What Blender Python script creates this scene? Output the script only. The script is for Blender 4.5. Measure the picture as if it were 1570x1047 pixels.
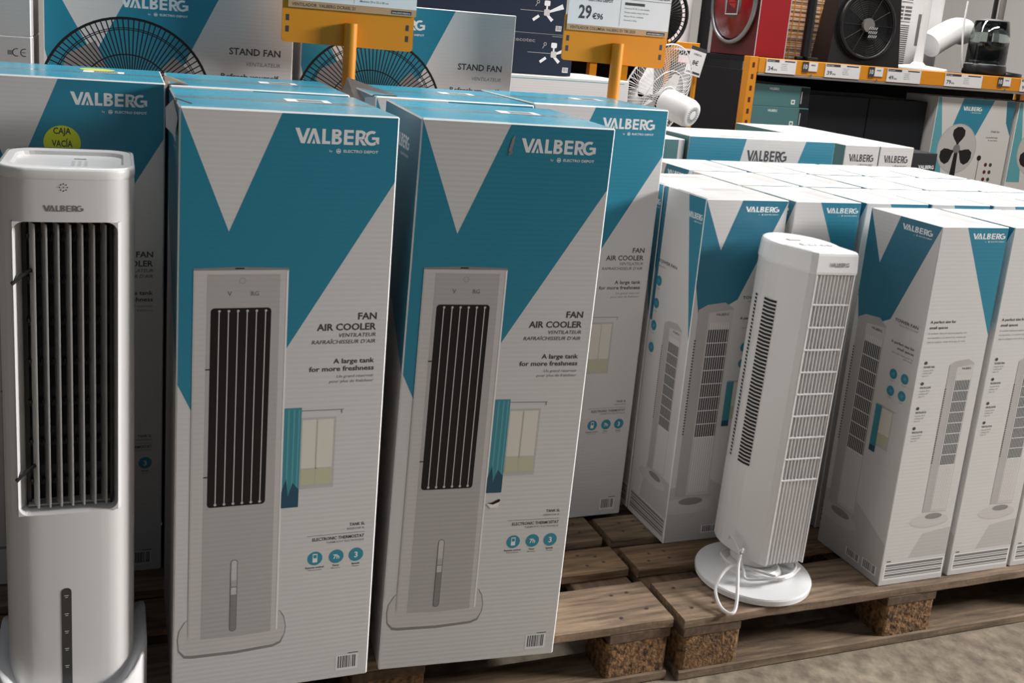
import bpy, bmesh, math, random
from mathutils import Matrix, Vector
random.seed(7)
SC = bpy.context.scene
COL = SC.collection
for o in list(bpy.data.objects): bpy.data.objects.remove(o)
PI = math.pi

# ------------------------------------------------------------------ camera
cd = bpy.data.cameras.new('camera'); cam = bpy.data.objects.new('camera', cd); COL.objects.link(cam)
cd.sensor_fit = 'HORIZONTAL'; cd.sensor_width = 36; cd.lens = 1545.99/1570*36
cd.shift_x = .01647; cd.shift_y = -.0845; cd.clip_start = .02; cd.clip_end = 60
cam.matrix_world = (Matrix.Translation((-1.09216, -1.57991, 1.29256)) @ Matrix.Rotation(-.36808, 4, 'Z')
                    @ Matrix.Rotation(1.351594, 4, 'X') @ Matrix.Rotation(.0826316, 4, 'Z'))
SC.camera = cam
# ------------------------------------------------------------------ light
w = bpy.data.worlds.new('world'); SC.world = w; w.use_nodes = True
w.node_tree.nodes['Background'].inputs[0].default_value = (.80, .88, 1, 1)
w.node_tree.nodes['Background'].inputs[1].default_value = .065
def area(name, loc, size, power, color, target=None):
    l = bpy.data.lights.new(name, 'AREA'); l.shape = 'RECTANGLE'; l.size, l.size_y = size; l.energy = power; l.color = color
    o = bpy.data.objects.new(name, l); COL.objects.link(o); o.location = loc
    if target: o.rotation_euler = (Vector(target)-Vector(loc)).to_track_quat('-Z', 'Y').to_euler()
    return o
area('ceiling_or_fill_strip', (2.2, 1.1, 4.6), (4.2, .5), 190, (1, .98, .95))
area('ceiling_or_fill_strip', (1.6, 3.9, 4.6), (6, .5), 255, (1, .98, .95))
area('aisle_light', (5.6, -1.45, 2.9), (1.5, 1.0), 68, (1, .975, .955), (0, -.1, .6)).data.spread = math.radians(66)
area('ceiling_or_fill_strip', (-.8, -3.0, 4.6), (5, .6), 18, (.96, .98, 1))  # wide frontal fill, added to lift carton fronts and left sides
SC.view_settings.view_transform = 'Standard'; SC.view_settings.look = 'None'
SC.view_settings.exposure = .22; SC.view_settings.gamma = 1

# ------------------------------------------------------------------ materials
def mat(name, col, rough=.5, metal=0, spec=.5, coat=0, trans=0, alpha=1, bump=None, noise=None, emit=None):
    m = bpy.data.materials.new(name); m.use_nodes = True; nt = m.node_tree; b = nt.nodes['Principled BSDF']
    c = (*col, 1); b.inputs['Base Color'].default_value = c
    b.inputs['Roughness'].default_value = rough; b.inputs['Metallic'].default_value = metal
    b.inputs['Specular IOR Level'].default_value = spec; b.inputs['Coat Weight'].default_value = coat
    b.inputs['Coat Roughness'].default_value = .2
    b.inputs['Transmission Weight'].default_value = trans; b.inputs['Alpha'].default_value = alpha
    tc = nt.nodes.new('ShaderNodeTexCoord')
    if noise:                                   # (scale, amount, stretch)
        sc, am, st = noise
        mp = nt.nodes.new('ShaderNodeMapping'); mp.inputs['Scale'].default_value = st
        nt.links.new(tc.outputs['Object'], mp.inputs[0])
        n = nt.nodes.new('ShaderNodeTexNoise'); n.inputs['Scale'].default_value = sc; n.inputs['Detail'].default_value = 6
        nt.links.new(mp.outputs[0], n.inputs['Vector'])
        r = nt.nodes.new('ShaderNodeValToRGB')
        r.color_ramp.elements[0].position = .3; r.color_ramp.elements[1].position = .7
        r.color_ramp.elements[0].color = tuple(x*(1-am) for x in col)+(1,)
        r.color_ramp.elements[1].color = tuple(min(1, x*(1+am)) for x in col)+(1,)
        nt.links.new(n.outputs['Fac'], r.inputs[0]); nt.links.new(r.outputs[0], b.inputs['Base Color'])
    if bump:                                    # (kind, scale, strength, distance)
        kind, sc, st, di = bump
        if kind == 'wave':
            t = nt.nodes.new('ShaderNodeTexWave'); t.bands_direction = 'Z'; t.inputs['Scale'].default_value = sc
            t.inputs['Distortion'].default_value = .6; t.inputs['Detail'].default_value = 2
        else:
            t = nt.nodes.new('ShaderNodeTexNoise'); t.inputs['Scale'].default_value = sc; t.inputs['Detail'].default_value = 5
        nt.links.new(tc.outputs['Object'], t.inputs['Vector'])
        bp = nt.nodes.new('ShaderNodeBump'); bp.inputs['Strength'].default_value = st; bp.inputs['Distance'].default_value = di
        nt.links.new(t.outputs['Fac'], bp.inputs['Height']); nt.links.new(bp.outputs[0], b.inputs['Normal'])
    if emit:
        b.inputs['Emission Color'].default_value = (*emit[0], 1); b.inputs['Emission Strength'].default_value = emit[1]
    return m
CW = ('wave', 36, .09, .0010)
M = {
 'card': mat('white_card', (.66, .645, .635), .42, spec=.5, bump=CW),
 'cardtop': mat('white_card_top', (.60, .595, .585), .36, bump=('n', 14, .5, .004), noise=(9, .16, (1, 1, 1))),
 'cardedge': mat('card_edge', (.85, .85, .84), .4),
 'kraft': mat('brown_card', (.36, .26, .17), .8),
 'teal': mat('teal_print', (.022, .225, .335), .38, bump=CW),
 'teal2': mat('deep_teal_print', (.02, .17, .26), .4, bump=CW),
 'tealtop_lit': mat('lit_teal_lid', (.045, .40, .58), .26, coat=.4, bump=('n', 7, .5, .006), noise=(5, .15, (1, 1, 1))),  # lid teal lightened in colour to carry the overhead reflection
 'tape': mat('clear_tape', (.30, .55, .65), .12, coat=.8, bump=('n', 40, .6, .002)),
 'ink': mat('dark_ink', (.045, .045, .05), .5),
 'ink2': mat('grey_ink', (.20, .19, .19), .5),
 'logow': mat('pale_ink', (.82, .83, .84), .4),
 'badge': mat('teal_ink', (.03, .26, .36), .4),
 'prodl': mat('printed_light_grey', (.60, .57, .56), .42, bump=CW),
 'prodm': mat('printed_mid_grey', (.46, .435, .43), .42, bump=CW),
 'prodd': mat('printed_dark_grey', (.26, .245, .24), .42, bump=CW),
 'shade': mat('printed_soft_grey', (.53, .51, .50), .42, bump=CW),
 'black': mat('printed_black', (.012, .010, .011), .5, spec=.3),
 'curt': mat('printed_curtain', (.05, .27, .33), .42), 'curt2': mat('printed_curtain_fold', (.10, .36, .42), .42),
 'curt3': mat('printed_curtain_hem', (.015, .08, .13), .42),
 'win': mat('printed_window', (.74, .70, .62), .42), 'win2': mat('printed_garden', (.56, .55, .38), .42),
 'plw': mat('white_plastic', (.78, .765, .755), .36, bump=('n', 220, .06, .0005)),
 'plw2': mat('glossy_white_plastic', (.88, .88, .88), .2),
 'plg': mat('grey_plastic', (.17, .16, .155), .45),
 'plsl': mat('slat_grey_plastic', (.40, .39, .38), .4),
 'plb': mat('black_plastic', (.012, .012, .013), .35), 'plb2': mat('matt_black', (.006, .006, .007), .7),
 'gauge': mat('smoked_gauge', (.05, .05, .05), .25),
 'green': mat('lime_sticker', (.62, .72, .02), .4),
 'orange': mat('orange_paint', (.72, .27, .010), .42),
 'tan': mat('tan_strip', (.52, .32, .17), .5),
 'paper': mat('white_paper', (.80, .80, .80), .45),
 'navy': mat('navy_card', (.008, .017, .038), .5, spec=.3),
 'green_grey': mat('teal_grey_card', (.07, .19, .20), .45),
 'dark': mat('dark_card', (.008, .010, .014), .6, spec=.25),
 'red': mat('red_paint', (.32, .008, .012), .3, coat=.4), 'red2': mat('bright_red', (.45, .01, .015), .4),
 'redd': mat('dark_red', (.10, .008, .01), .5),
 'steel': mat('grey_steel', (.35, .35, .36), .35, metal=.7),
 'cream': mat('cream_board', (.70, .55, .42), .7),
 'wall': mat('pale_wall', (.62, .60, .58), .8), 'darkwall': mat('dark_wall', (.016, .016, .018), .85, spec=.2),
 'glass': mat('clear_glass', (.80, .88, .86), .03, trans=1, spec=.3),
 'water': mat('dark_liquid', (.002, .002, .003), .6, spec=.1),
 'wood': mat('pallet_plank', (.185, .115, .062), .8, noise=(9, .55, (1, 9, 9)), bump=('n', 60, .5, .003)),
 'wood2': mat('weathered_plank', (.20, .138, .088), .8, noise=(11, .50, (.8, 8, 8)), bump=('n', 70, .5, .003)),
 'woodc': mat('pallet_stringer', (.12, .075, .045), .8, noise=(5, .4, (14, 1.2, 14))),
 'chip': mat('chipboard_block', (.19, .105, .045), .9, noise=(95, .8, (1, 1, 1)), bump=('n', 90, 1, .006)),
 'nail': mat('nail_head', (.05, .035, .03), .6),
 'floor': mat('concrete_floor', (.29, .24, .178), .6, noise=(26, .40, (1, 1, 1)), bump=('n', 60, .5, .004)),
 'disp': mat('display_blue', (.25, .32, .42), .2),
 'cordw': mat('white_cord', (.75, .74, .74), .35),
}
# ------------------------------------------------------------------ mesh builder
class MB:
    def __init__(s): s.v = []; s.f = []; s.m = []; s.sm = []; s.names = []; s.T = Matrix.Identity(4); s.fr = None; s.clip = None
    def mi(s, n):
        if n not in s.names: s.names.append(n)
        return s.names.index(n)
    def add(s, vs, fs, m, smooth=False):
        b = len(s.v); s.v += [tuple(s.T @ Vector(p)) for p in vs]; k = s.mi(m)
        for f in fs: s.f.append([b+i for i in f]); s.m.append(k); s.sm.append(smooth)
    def box(s, a, b, m, faces=None):
        (x0, y0, z0), (x1, y1, z1) = a, b
        vs = [(x0,y0,z0),(x1,y0,z0),(x1,y1,z0),(x0,y1,z0),(x0,y0,z1),(x1,y0,z1),(x1,y1,z1),(x0,y1,z1)]
        F = [(0,3,2,1),(4,5,6,7),(0,1,5,4),(1,2,6,5),(2,3,7,6),(3,0,4,7)]   # bottom top front right back left
        s.add(vs, F, m)
        if faces:
            for k, n in faces.items(): s.m[-6+k] = s.mi(n)
    def cbox(s, a, b, m, c=.003, faces=None):
        """box with chamfered edges; faces: dict index->material (bottom top front right back left)"""
        (x0, y0, z0), (x1, y1, z1) = a, b
        bm = bmesh.new(); bmesh.ops.create_cube(bm, size=1)
        bmesh.ops.scale(bm, vec=(x1-x0, y1-y0, z1-z0), verts=bm.verts)
        bmesh.ops.translate(bm, vec=((x0+x1)/2, (y0+y1)/2, (z0+z1)/2), verts=bm.verts)
        if c: bmesh.ops.bevel(bm, geom=bm.edges[:], offset=c, segments=1, affect='EDGES')
        bm.verts.ensure_lookup_table(); bm.verts.index_update()
        base = len(s.v); s.v += [tuple(s.T @ v.co) for v in bm.verts]
        dirs = [Vector((0,0,-1)), Vector((0,0,1)), Vector((0,-1,0)), Vector((1,0,0)), Vector((0,1,0)), Vector((-1,0,0))]
        for f in bm.faces:
            k = m
            if faces:
                f.normal_update()
                for i, d in enumerate(dirs):
                    if f.normal.dot(d) > .99 and i in faces: k = faces[i]
            s.f.append([base+v.index for v in f.verts]); s.m.append(s.mi(k)); s.sm.append(False)
        bm.free()
    # flat printing: frame = origin, u, v ; normal = u x v
    def frame(s, o, u, v):
        o, u, v = Vector(o), Vector(u), Vector(v); s.fr = (o, u, v, u.cross(v).normalized())
    def P(s, x, y, l):
        o, u, v, n = s.fr; return tuple(o+u*x+v*y+n*(l*.00006))
    def poly(s, pts, m, l=1):
        if s.clip:
            cx0, cy0, cx1, cy1 = s.clip
            for ax, lim, sg in ((0, cx0, 1), (0, cx1, -1), (1, cy0, 1), (1, cy1, -1)):
                out = []
                for i, p in enumerate(pts):
                    q = pts[i-1]; a = (q[ax]-lim)*sg; b = (p[ax]-lim)*sg
                    if (a >= 0) != (b >= 0): t = a/(a-b); out.append((q[0]+(p[0]-q[0])*t, q[1]+(p[1]-q[1])*t))
                    if b >= 0: out.append(p)
                pts = out
            if len(pts) < 3: return
        s.add([s.P(x, y, l) for x, y in pts], [list(range(len(pts)))], m)
    def rect(s, x0, y0, x1, y1, m, l=1): s.poly([(x0,y0),(x1,y0),(x1,y1),(x0,y1)], m, l)
    def disc(s, x, y, r, m, l=1, ry=None, n=24):
        ry = ry or r; s.poly([(x+r*math.cos(2*PI*k/n), y+ry*math.sin(2*PI*k/n)) for k in range(n)], m, l)
    def arc(s, x, y, r0, r1, a0, a1, m, l=1, n=24):
        vs = []
        for k in range(n+1):
            a = math.radians(a0+(a1-a0)*k/n); c, d = math.cos(a), math.sin(a)
            vs += [s.P(x+r0*c, y+r0*d, l), s.P(x+r1*c, y+r1*d, l)]
        s.add(vs, [(2*k, 2*k+1, 2*k+3, 2*k+2) for k in range(n)], m)
    def line(s, x0, y0, x1, y1, w, m, l=1):
        dx, dy = x1-x0, y1-y0; L = math.hypot(dx, dy) or 1; nx, ny = -dy/L*w/2, dx/L*w/2
        s.poly([(x0-nx,y0-ny),(x1-nx,y1-ny),(x1+nx,y1+ny),(x0+nx,y0+ny)], m, l)
    def rrect(s, x0, y0, x1, y1, r, m, l=1): s.poly(rr(x0, y0, x1, y1, r, 5), m, l)
    # solids
    def loft(s, secs, m, caps=True, smooth=False, closed=True):
        n = len(secs[0]); vs = [p for q in secs for p in q]; fs = []
        for i in range(len(secs)-1):
            for j in range(n if closed else n-1):
                k = (j+1) % n; fs.append((i*n+j, i*n+k, (i+1)*n+k, (i+1)*n+j))
        s.add(vs, fs, m, smooth)
        if caps: s.add(secs[0], [list(range(n))[::-1]], m); s.add(secs[-1], [list(range(n))], m)
    def lathe(s, prof, m, n=32, c=(0,0,0), axis=None, smooth=True, caps=True):
        """prof: (r, h) list along +Z or given axis"""
        A = Matrix.Identity(3) if axis is None else Vector(axis).to_track_quat('Z', 'Y').to_matrix()
        secs = [[tuple(Vector(c)+A @ Vector((r*math.cos(2*PI*k/n), r*math.sin(2*PI*k/n), h))) for k in range(n)] for r, h in prof]
        s.loft(secs, m, caps, smooth)
    def tube(s, pts, r, m, n=8, closed=False):
        pts = [Vector(p) for p in pts]; secs = []; N = len(pts)
        for i, p in enumerate(pts):
            if closed: d = pts[(i+1) % N]-pts[i-1]
            else: d = pts[min(i+1, N-1)]-pts[max(i-1, 0)]
            d.normalize(); up = Vector((0,0,1)) if abs(d.z) < .95 else Vector((1,0,0))
            a = d.cross(up).normalized(); b = a.cross(d)
            secs.append([tuple(p+a*(r*math.cos(2*PI*k/n))+b*(r*math.sin(2*PI*k/n))) for k in range(n)])
        if closed: secs.append(secs[0])
        s.loft(secs, m, not closed, True)
    def build(s, name, parent=None, loc=None, rot=None):
        me = bpy.data.meshes.new(name); me.from_pydata(s.v, [], s.f)
        for n in s.names: me.materials.append(M[n])
        me.polygons.foreach_set('material_index', s.m); me.polygons.foreach_set('use_smooth', s.sm)
        me.update(); o = bpy.data.objects.new(name, me); COL.objects.link(o)
        if parent: o.parent = parent
        if loc: o.location = loc
        if rot: o.rotation_euler = rot
        return o
def rr(x0, y0, x1, y1, r, n=6):
    p = []
    for cx, cy, a in ((x1-r, y0+r, -90), (x1-r, y1-r, 0), (x0+r, y1-r, 90), (x0+r, y0+r, 180)):
        for k in range(n+1):
            t = math.radians(a+90*k/n); p.append((cx+r*math.cos(t), cy+r*math.sin(t)))
    return p
def catmull(pts, k=8):
    pts = [Vector(p) for p in pts]; out = []
    for i in range(len(pts)-1):
        p0, p1, p2, p3 = pts[max(i-1, 0)], pts[i], pts[i+1], pts[min(i+2, len(pts)-1)]
        for j in range(k):
            t = j/k; out.append(.5*((2*p1)+(-p0+p2)*t+(2*p0-5*p1+4*p2-p3)*t*t+(-p0+3*p1-3*p2+p3)*t**3))
    return out+[pts[-1]]
# ------------------------------------------------------------------ lettering
_tc = {}
def text_mesh(txt, bold):
    if (txt, bold) in _tc: return _tc[txt, bold]
    c = bpy.data.curves.new('t', 'FONT'); c.body = txt; c.size = 1; c.offset = .022 if bold else .004
    c.resolution_u = 2
    o = bpy.data.objects.new('t', c); COL.objects.link(o); dg = bpy.context.evaluated_depsgraph_get(); dg.update()
    me = bpy.data.meshes.new_from_object(o.evaluated_get(dg))
    vs = [(v.co.x, v.co.y) for v in me.vertices]; fs = [list(p.vertices) for p in me.polygons]
    xs = [v[0] for v in vs] or [0]; x0, x1 = min(xs), max(xs)
    bpy.data.objects.remove(o); bpy.data.meshes.remove(me); bpy.data.curves.remove(c)
    _tc[txt, bold] = (vs, fs, x0, x1); return _tc[txt, bold]
def text(mb, txt, x, y, h, m='ink', l=3, align='L', bold=False, width=None, slant=0):
    """h = capital height; x,y = baseline start (or end with align R, or centre)"""
    vs, fs, x0, x1 = text_mesh(txt, bold); k = h/.73; kx = k
    if width: kx = width/(x1-x0)
    w_ = (x1-x0)*kx; ox = {'L': x, 'R': x-w_, 'C': x-w_/2}[align]
    mb.add([mb.P(ox+(a-x0)*kx+b*k*slant, y+b*k, l) for a, b in vs], fs, m)
def logo(mb, x, y, h, wid, m='logow', l=3, sub=True, subm=None):
    """the wordmark, left edge x, baseline y"""
    k = wid/4.72
    def p(pts, ox): mb.poly([(x+(a+ox)*k, y+b*h) for a, b in pts], m, l)
    def ring(cx, cy, r0x, r1x, ry0, ry1, a0, a1, ox, n=12):
        vs = []
        for i in range(n+1):
            a = math.radians(a0+(a1-a0)*i/n)
            vs += [mb.P(x+(ox+cx+r0x*math.cos(a))*k, y+(cy+ry0*math.sin(a))*h, l), mb.P(x+(ox+cx+r1x*math.cos(a))*k, y+(cy+ry1*math.sin(a))*h, l)]
        mb.add(vs, [(2*i, 2*i+1, 2*i+3, 2*i+2) for i in range(n)], m)
    p([(0,1),(.24,1),(.45,.34),(.45,0),(.34,0)], 0); p([(.45,.34),(.64,1),(.82,1),(.55,0),(.45,0)], 0)
    p([(.66,0),(.95,1),(1.04,1),(1.04,.70),(1.02,.66),(.84,0)], 0); p([(1.04,1),(1.14,1),(1.43,0),(1.22,0),(1.04,.66)], 0); p([(.95,0),(1.05,.36),(1.13,0)], 0)
    p([(1.50,0),(1.50,1),(1.69,1),(1.69,.2),(1.96,.2),(1.96,0)], 0)
    p([(0,0),(0,1),(.19,1),(.19,0)], 2.04)
    for cy, ry, rx in ((.275,.275,.27), (.76,.24,.24)):
        ring(.3, cy, rx-.18, rx, ry-.17, ry, -90, 90, 2.04)
        for s_ in (-1, 1): p([(.19,cy+s_*ry),(.3,cy+s_*ry),(.3,cy+s_*(ry-.17)),(.19,cy+s_*(ry-.17))], 2.04)
    p([(0,0),(0,1),(.19,1),(.19,0)], 2.72)
    for a in (0, .41, .81): p([(.19,a),(.19,a+.19),(.54,a+.19),(.54,a)], 2.72)
    p([(0,0),(0,1),(.19,1),(.19,0)], 3.38)
    ring(.3, .69, .1, .30, .13, .31, -90, 90, 3.38)
    for s_ in (-1, 1): p([(.19,.69+s_*.31),(.3,.69+s_*.31),(.3,.69+s_*.13),(.19,.69+s_*.13)], 3.38)
    p([(.19,.42),(.36,.42),(.64,0),(.42,0)], 3.38)
    ring(.44, .5, .24, .44, .31, .5, 62, 318, 3.88, 20)
    p([(.44,.58),(.86,.58),(.86,.12),(.66,.12),(.66,.40),(.44,.40)], 3.88)
    if sub:
        subm = subm or m
        text(mb, 'by', x+wid*.41, y-h*.52, h*.17, subm, l); mb.arc(x+wid*.52, y-h*.44, h*.12, h*.165, 0, 360, subm, l, 12)
        mb.poly([(x+wid*.495, y-h*.50), (x+wid*.52, y-h*.36), (x+wid*.545, y-h*.50)], subm, l)
        text(mb, 'ELECTRO DEPOT', x+wid, y-h*.52, h*.19, subm, l, 'R', True, width=wid*.42)
def barcode(mb, x0, y0, x1, y1, l=3, paper=True, m='ink'):
    if paper: mb.rect(x0, y0, x1, y1, 'paper', l)
    rnd = random.Random(5); x = x0+(x1-x0)*.1; e = x1-(x1-x0)*.08
    while x < e:
        wv = (x1-x0)*rnd.choice((.02, .035, .055)); mb.rect(x, y0+(y1-y0)*.15, min(x+wv, e), y1-(y1-y0)*.06, m, l+1); x += wv+(x1-x0)*rnd.choice((.03, .05))
def greek(mb, x, y, wid, h, m='ink2', l=3, align='L', seed=0, txt='Ideal para espacios reducidos y rincones'):
    text(mb, txt, x, y, h, m, l, align, False, width=wid)
# ------------------------------------------------------------------ tagging
def tag(o, label, cat, group=None, kind=None):
    if label: o['label'] = label
    if cat: o['category'] = cat
    if group: o['group'] = group
    if kind: o['kind'] = kind
    return o
def thing(name, label, cat, loc=(0,0,0), rot=(0,0,0), group=None):
    o = bpy.data.objects.new(name, None); COL.objects.link(o); o.location = loc; o.rotation_euler = rot
    o.empty_display_size = .05; return tag(o, label, cat, group)
def dup(root, loc, rot=None, label=None, group=None):
    def cp(o, par):
        c = o.copy(); COL.objects.link(c); c.parent = par
        for ch in o.children: cp(ch, c)
        return c
    r = cp(root, None); r.location = loc
    if rot is not None: r.rotation_euler = rot
    if label: r['label'] = label
    if group: r['group'] = group
    return r
PH = .144
ORD = ['front', 'second', 'third', 'fourth', 'fifth', 'sixth', 'seventh', 'eighth', 'ninth', 'tenth']

# ================================================================== setting
b = MB(); b.box((-5, -3.5, -.1), (7, 8.2, 0), 'floor'); fl = b.build('floor'); fl['kind'] = 'structure'
b = MB(); b.box((-5, 8, 0), (7, 8.2, 4), 'wall'); o = b.build('wall_back'); o['kind'] = 'structure'
b = MB(); b.box((6.8, -3.5, 0), (7, 8, 4), 'wall'); o = b.build('wall_right'); o['kind'] = 'structure'

# ================================================================== pallets (1200 x 800, boards along X)
def make_pallet(label, loc, rz=0):
    t = thing('wooden_pallet', label, 'pallet', loc, (0, 0, rz), 'wooden pallets under the goods')
    rnd = random.Random(3)
    for i, (y0, y1) in enumerate(((0,.145),(.2,.3),(.335,.445),(.5,.6),(.655,.8))):
        q = MB(); nx = 24; prof = []
        for k in range(nx+1):
            x = 1.2*k/nx; j = rnd.uniform(-.0018, .0018); j2 = rnd.uniform(-.0018, .0018); zt = rnd.uniform(-.0008, .0002)
            prof.append([(x, y0+j+.002, .122), (x, y1+j2-.002, .122), (x, y1+j2, .125), (x, y1+j2, .141), (x, y1+j2-.003, .144+zt), (x, y0+j+.003, .144+zt), (x, y0+j, .141), (x, y0+j, .125)])
        q.loft([[p for p in s_] for s_ in prof], 'wood' if i % 2 else 'wood2')
        for bx in (.05, .10, .58, .63, 1.10, 1.15):
            q.frame((0, 0, .1442), (1, 0, 0), (0, 1, 0))
            for yy in (y0+.035, y1-.035): q.disc(bx+rnd.uniform(-.012, .012), yy+rnd.uniform(-.012, .012), .0042, 'nail', 1, n=8)
        q.build('deck_board', t)
    for x0 in (0, .5275, 1.055):
        q = MB(); q.cbox((x0+.002, .002, .100), (x0+.143, .798, .122), 'woodc', .002); q.build('stringer_board', t)
    for x0 in (.002, .5275, 1.053):
        for y0, y1 in ((.004, .100), (.3275, .4725), (.70, .796)):
            q = MB(); pts = rr(x0, y0, x0+.145, y1, .012, 3)
            q.loft([[(x, y, z) for x, y in pts] for z in (.022, .1)], 'chip'); q.build('chipboard_block', t)
    for y0, y1 in ((0, .1), (.35, .45), (.7, .8)):
        q = MB(); q.cbox((0, y0, 0), (1.2, y1, .022), 'wood2', .003); q.build('bottom_board', t)
    return t
pal = make_pallet('wooden pallet under the tall air cooler cartons', (-1.219, .012, 0))
dup(pal, (0, 0, 0), None, 'wooden pallet at the front right carrying the white tower fan')
dup(pal, (-2.44, .012, 0), None, 'wooden pallet at the left edge, left of the white air cooler')
dup(pal, (1.222, 0, 0), None, 'wooden pallet under the rightmost tower fan cartons')
for x, y, l in ((-2.44, .9, 'wooden pallet under the plain grey cartons at the left'), (-1.2, .9, 'wooden pallet under the stand fan cartons'),
                (.02, .885, 'wooden pallet under the long lying teal and white carton'), (1.24, .86, 'wooden pallet behind the tower fan cartons on the right'),
                (1.24, 1.68, 'wooden pallet under the back end of the long white cartons'), (-.62, 1.74, 'wooden pallet under the navy ceiling fan cartons')):
    dup(pal, (x, y, 0), None, l)

# ================================================================== tall air cooler carton  (W x D x H)
W, D, H = .335, .349, 1.001
def cooler_carton_mesh(tear=True):
    b = MB()
    b.cbox((0, 0, 0), (W, D, H), 'cardedge', .0025, {0: 'card', 1: 'tealtop_lit', 2: 'card', 3: 'card', 4: 'card', 5: 'teal2'})
    # front
    b.frame((0, 0, 0), (1, 0, 0), (0, 0, 1)); e = .0025
    b.poly([(e, H-e), (.0752, .8126), (.1505, H-e), (W-e, H-e), (W-e, .896), (.1687, .6196), (.025, .5191), (e, .5663)], 'teal', 1)
    logo(b, .1705, .9535, .0235, .132)
    # printed cooler
    b.poly([(.0238,.1518),(.0175,.148),(.0085,.132),(.0064,.1159),(.0085,.094),(.018,.0805),(.03,.0783),(.10,.0770),(.165,.081),(.178,.0865),(.185,.104),(.1862,.118),(.1825,.138),(.1765,.148),(.1721,.1512)], 'prodd', 2)
    b.poly([(.0238,.1518),(.0190,.147),(.0102,.132),(.0082,.1159),(.0102,.096),(.019,.0858),(.03,.084),(.10,.0825),(.164,.086),(.176,.0905),(.183,.104),(.1845,.118),(.181,.136),(.175,.147),(.1721,.1512)], 'prodl', 3)
    b.poly([(.0238,.7513),(.0238,.110),(.035,.105),(.10,.1025),(.16,.105),(.1715,.110),(.169,.7518)], 'prodl', 4)
    b.poly([(.0445,.745),(.0445,.112),(.10,.110),(.160,.112),(.156,.745)], 'prodm', 5)
    b.poly([(.0238,.7513),(.0238,.120),(.0262,.118),(.0265,.749)], 'shade', 6)
    b.poly([(.169,.7518),(.1715,.115),(.1685,.113),(.166,.749)], 'cardedge', 6)
    b.poly([(.0238,.7513),(.0238,.7545),(.09,.757),(.169,.755),(.169,.7518)], 'prodd', 5)
    b.rect(.086, .7535, .100, .7555, 'black', 6)
    b.rrect(.0505, .3519, .1435, .6905, .006, 'black', 6)
    for k in range(6):
        x = .0585+k*.0143; b.rect(x+.004, .356, x+.0056, .6855, 'prodl', 7); b.disc(x+.0048, .3565, .0024, 'prodl', 7, n=8); b.disc(x+.0052, .6855, .0022, 'prodl', 7, n=8)
    for yv in (.589, .405): b.rect(.044, yv, .0505, yv+.002, 'black', 7)
    for k in range(8):
        a = k*PI/4; b.disc(.0977+.0045*math.cos(a), .7348+.0045*math.sin(a), .0008, 'ink2', 7, n=6)
    text(b, 'V', .0755, .7105, .0072, 'ink2', 7, bold=True); text(b, 'RG', .1235, .7105, .0072, 'ink2', 7, 'R', True)
    b.rrect(.0905, .1205, .1025, .2545, .0058, 'ink2', 7); b.rrect(.0920, .122, .1010, .253, .0044, 'prodl', 8); b.rrect(.0920, .122, .1010, .208, .0044, 'prodd', 9); b.rect(.0920, .19, .1010, .203, 'prodl', 10)
    b.rect(.0920, .205, .1010, .217, 'prodm', 11)
    # words
    for t_, y, h, bo, wd, sl, m_ in (('FAN', .6675, .0118, True, .031, 0, 'ink'), ('AIR COOLER', .6495, .0118, True, .098, 0, 'ink'), ('VENTILATEUR', .6378, .0068, False, .0625, .2, 'ink'),
                           ('RAFRAÎCHISSEUR D’AIR', .6265, .0068, False, .1055, .2, 'ink'), ('A large tank', .5925, .0085, True, .0685, 0, 'ink'), ('for more freshness', .5795, .0085, True, .108, 0, 'ink'),
                           ('Un grand réservoir', .5675, .005, False, .062, .2, 'ink2'), ('pour plus de fraîcheur', .559, .005, False, .074, .2, 'ink2'),
                           ('TANK 5L', .2965, .0055, True, .027, 0, 'ink'), ('RÉSERVOIR 5L', .2895, .0036, False, .031, 0, 'ink2'), ('ELECTRONIC THERMOSTAT', .2735, .0058, True, .090, 0, 'ink'), ('THERMOSTAT ÉLECTRONIQUE', .267, .0036, False, .066, 0, 'ink2')):
        text(b, t_, .3155, y, h, m_, 3, 'R', bo, wd, sl)
    b.line(.2163, .2835, .316, .2835, .0008, 'ink2', 3)
    # curtain and window
    b.rect(.1969, .372, .2565, .4995, 'shade', 2); b.rect(.2005, .3790, .2525, .4955, 'win', 3); b.rect(.2005, .3790, .2525, .408, 'win2', 4)
    b.rect(.2245, .379, .2265, .4955, 'shade', 5); b.rect(.2005, .4075, .2525, .4095, 'shade', 5)
    b.line(.17, .5125, .268, .5115, .0012, 'ink2', 4); b.line(.265, .5115, .2652, .505, .0014, 'ink2', 4)
    b.rect(.1700, .3405, .1985, .5180, 'curt', 5)
    for x in (.176, .185, .193): b.rect(x, .345, x+.003, .515, 'curt2', 6)
    b.poly([(.17,.3405),(.17,.37),(.177,.392),(.181,.36),(.188,.385),(.1985,.372),(.1985,.3405)], 'curt3', 7)
    for x, t_ in ((.2314, ''), (.2682, '7h'), (.3028, '3')):
        b.disc(x, .241, .0128, 'badge', 3)
        if t_: text(b, t_, x, .2355 if t_ == '3' else .2365, .011 if t_ == '3' else .0085, 'logow', 4, 'C', True)
        else: b.rect(x-.004, .2335, x+.004, .2495, 'logow', 4); b.rect(x-.0028, .2415, x+.0028, .2475, 'badge', 5)
    for x, t_, u_ in ((.2314, 'Remote control', 'Télécommande'), (.2682, 'Timer', 'Minuterie'), (.3028, 'Speeds', 'Vitesses')):
        text(b, t_, x, .2225, .0036, 'ink', 3, 'C', True); text(b, u_, x, .218, .0028, 'ink2', 3, 'C')
    barcode(b, .2765, .0155, .3165, .0455, 3); b.rect(.298, .0475, .3165, .049, 'ink', 3)
    # left side
    b.frame((0, D, 0), (0, -1, 0), (0, 0, 1))
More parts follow.
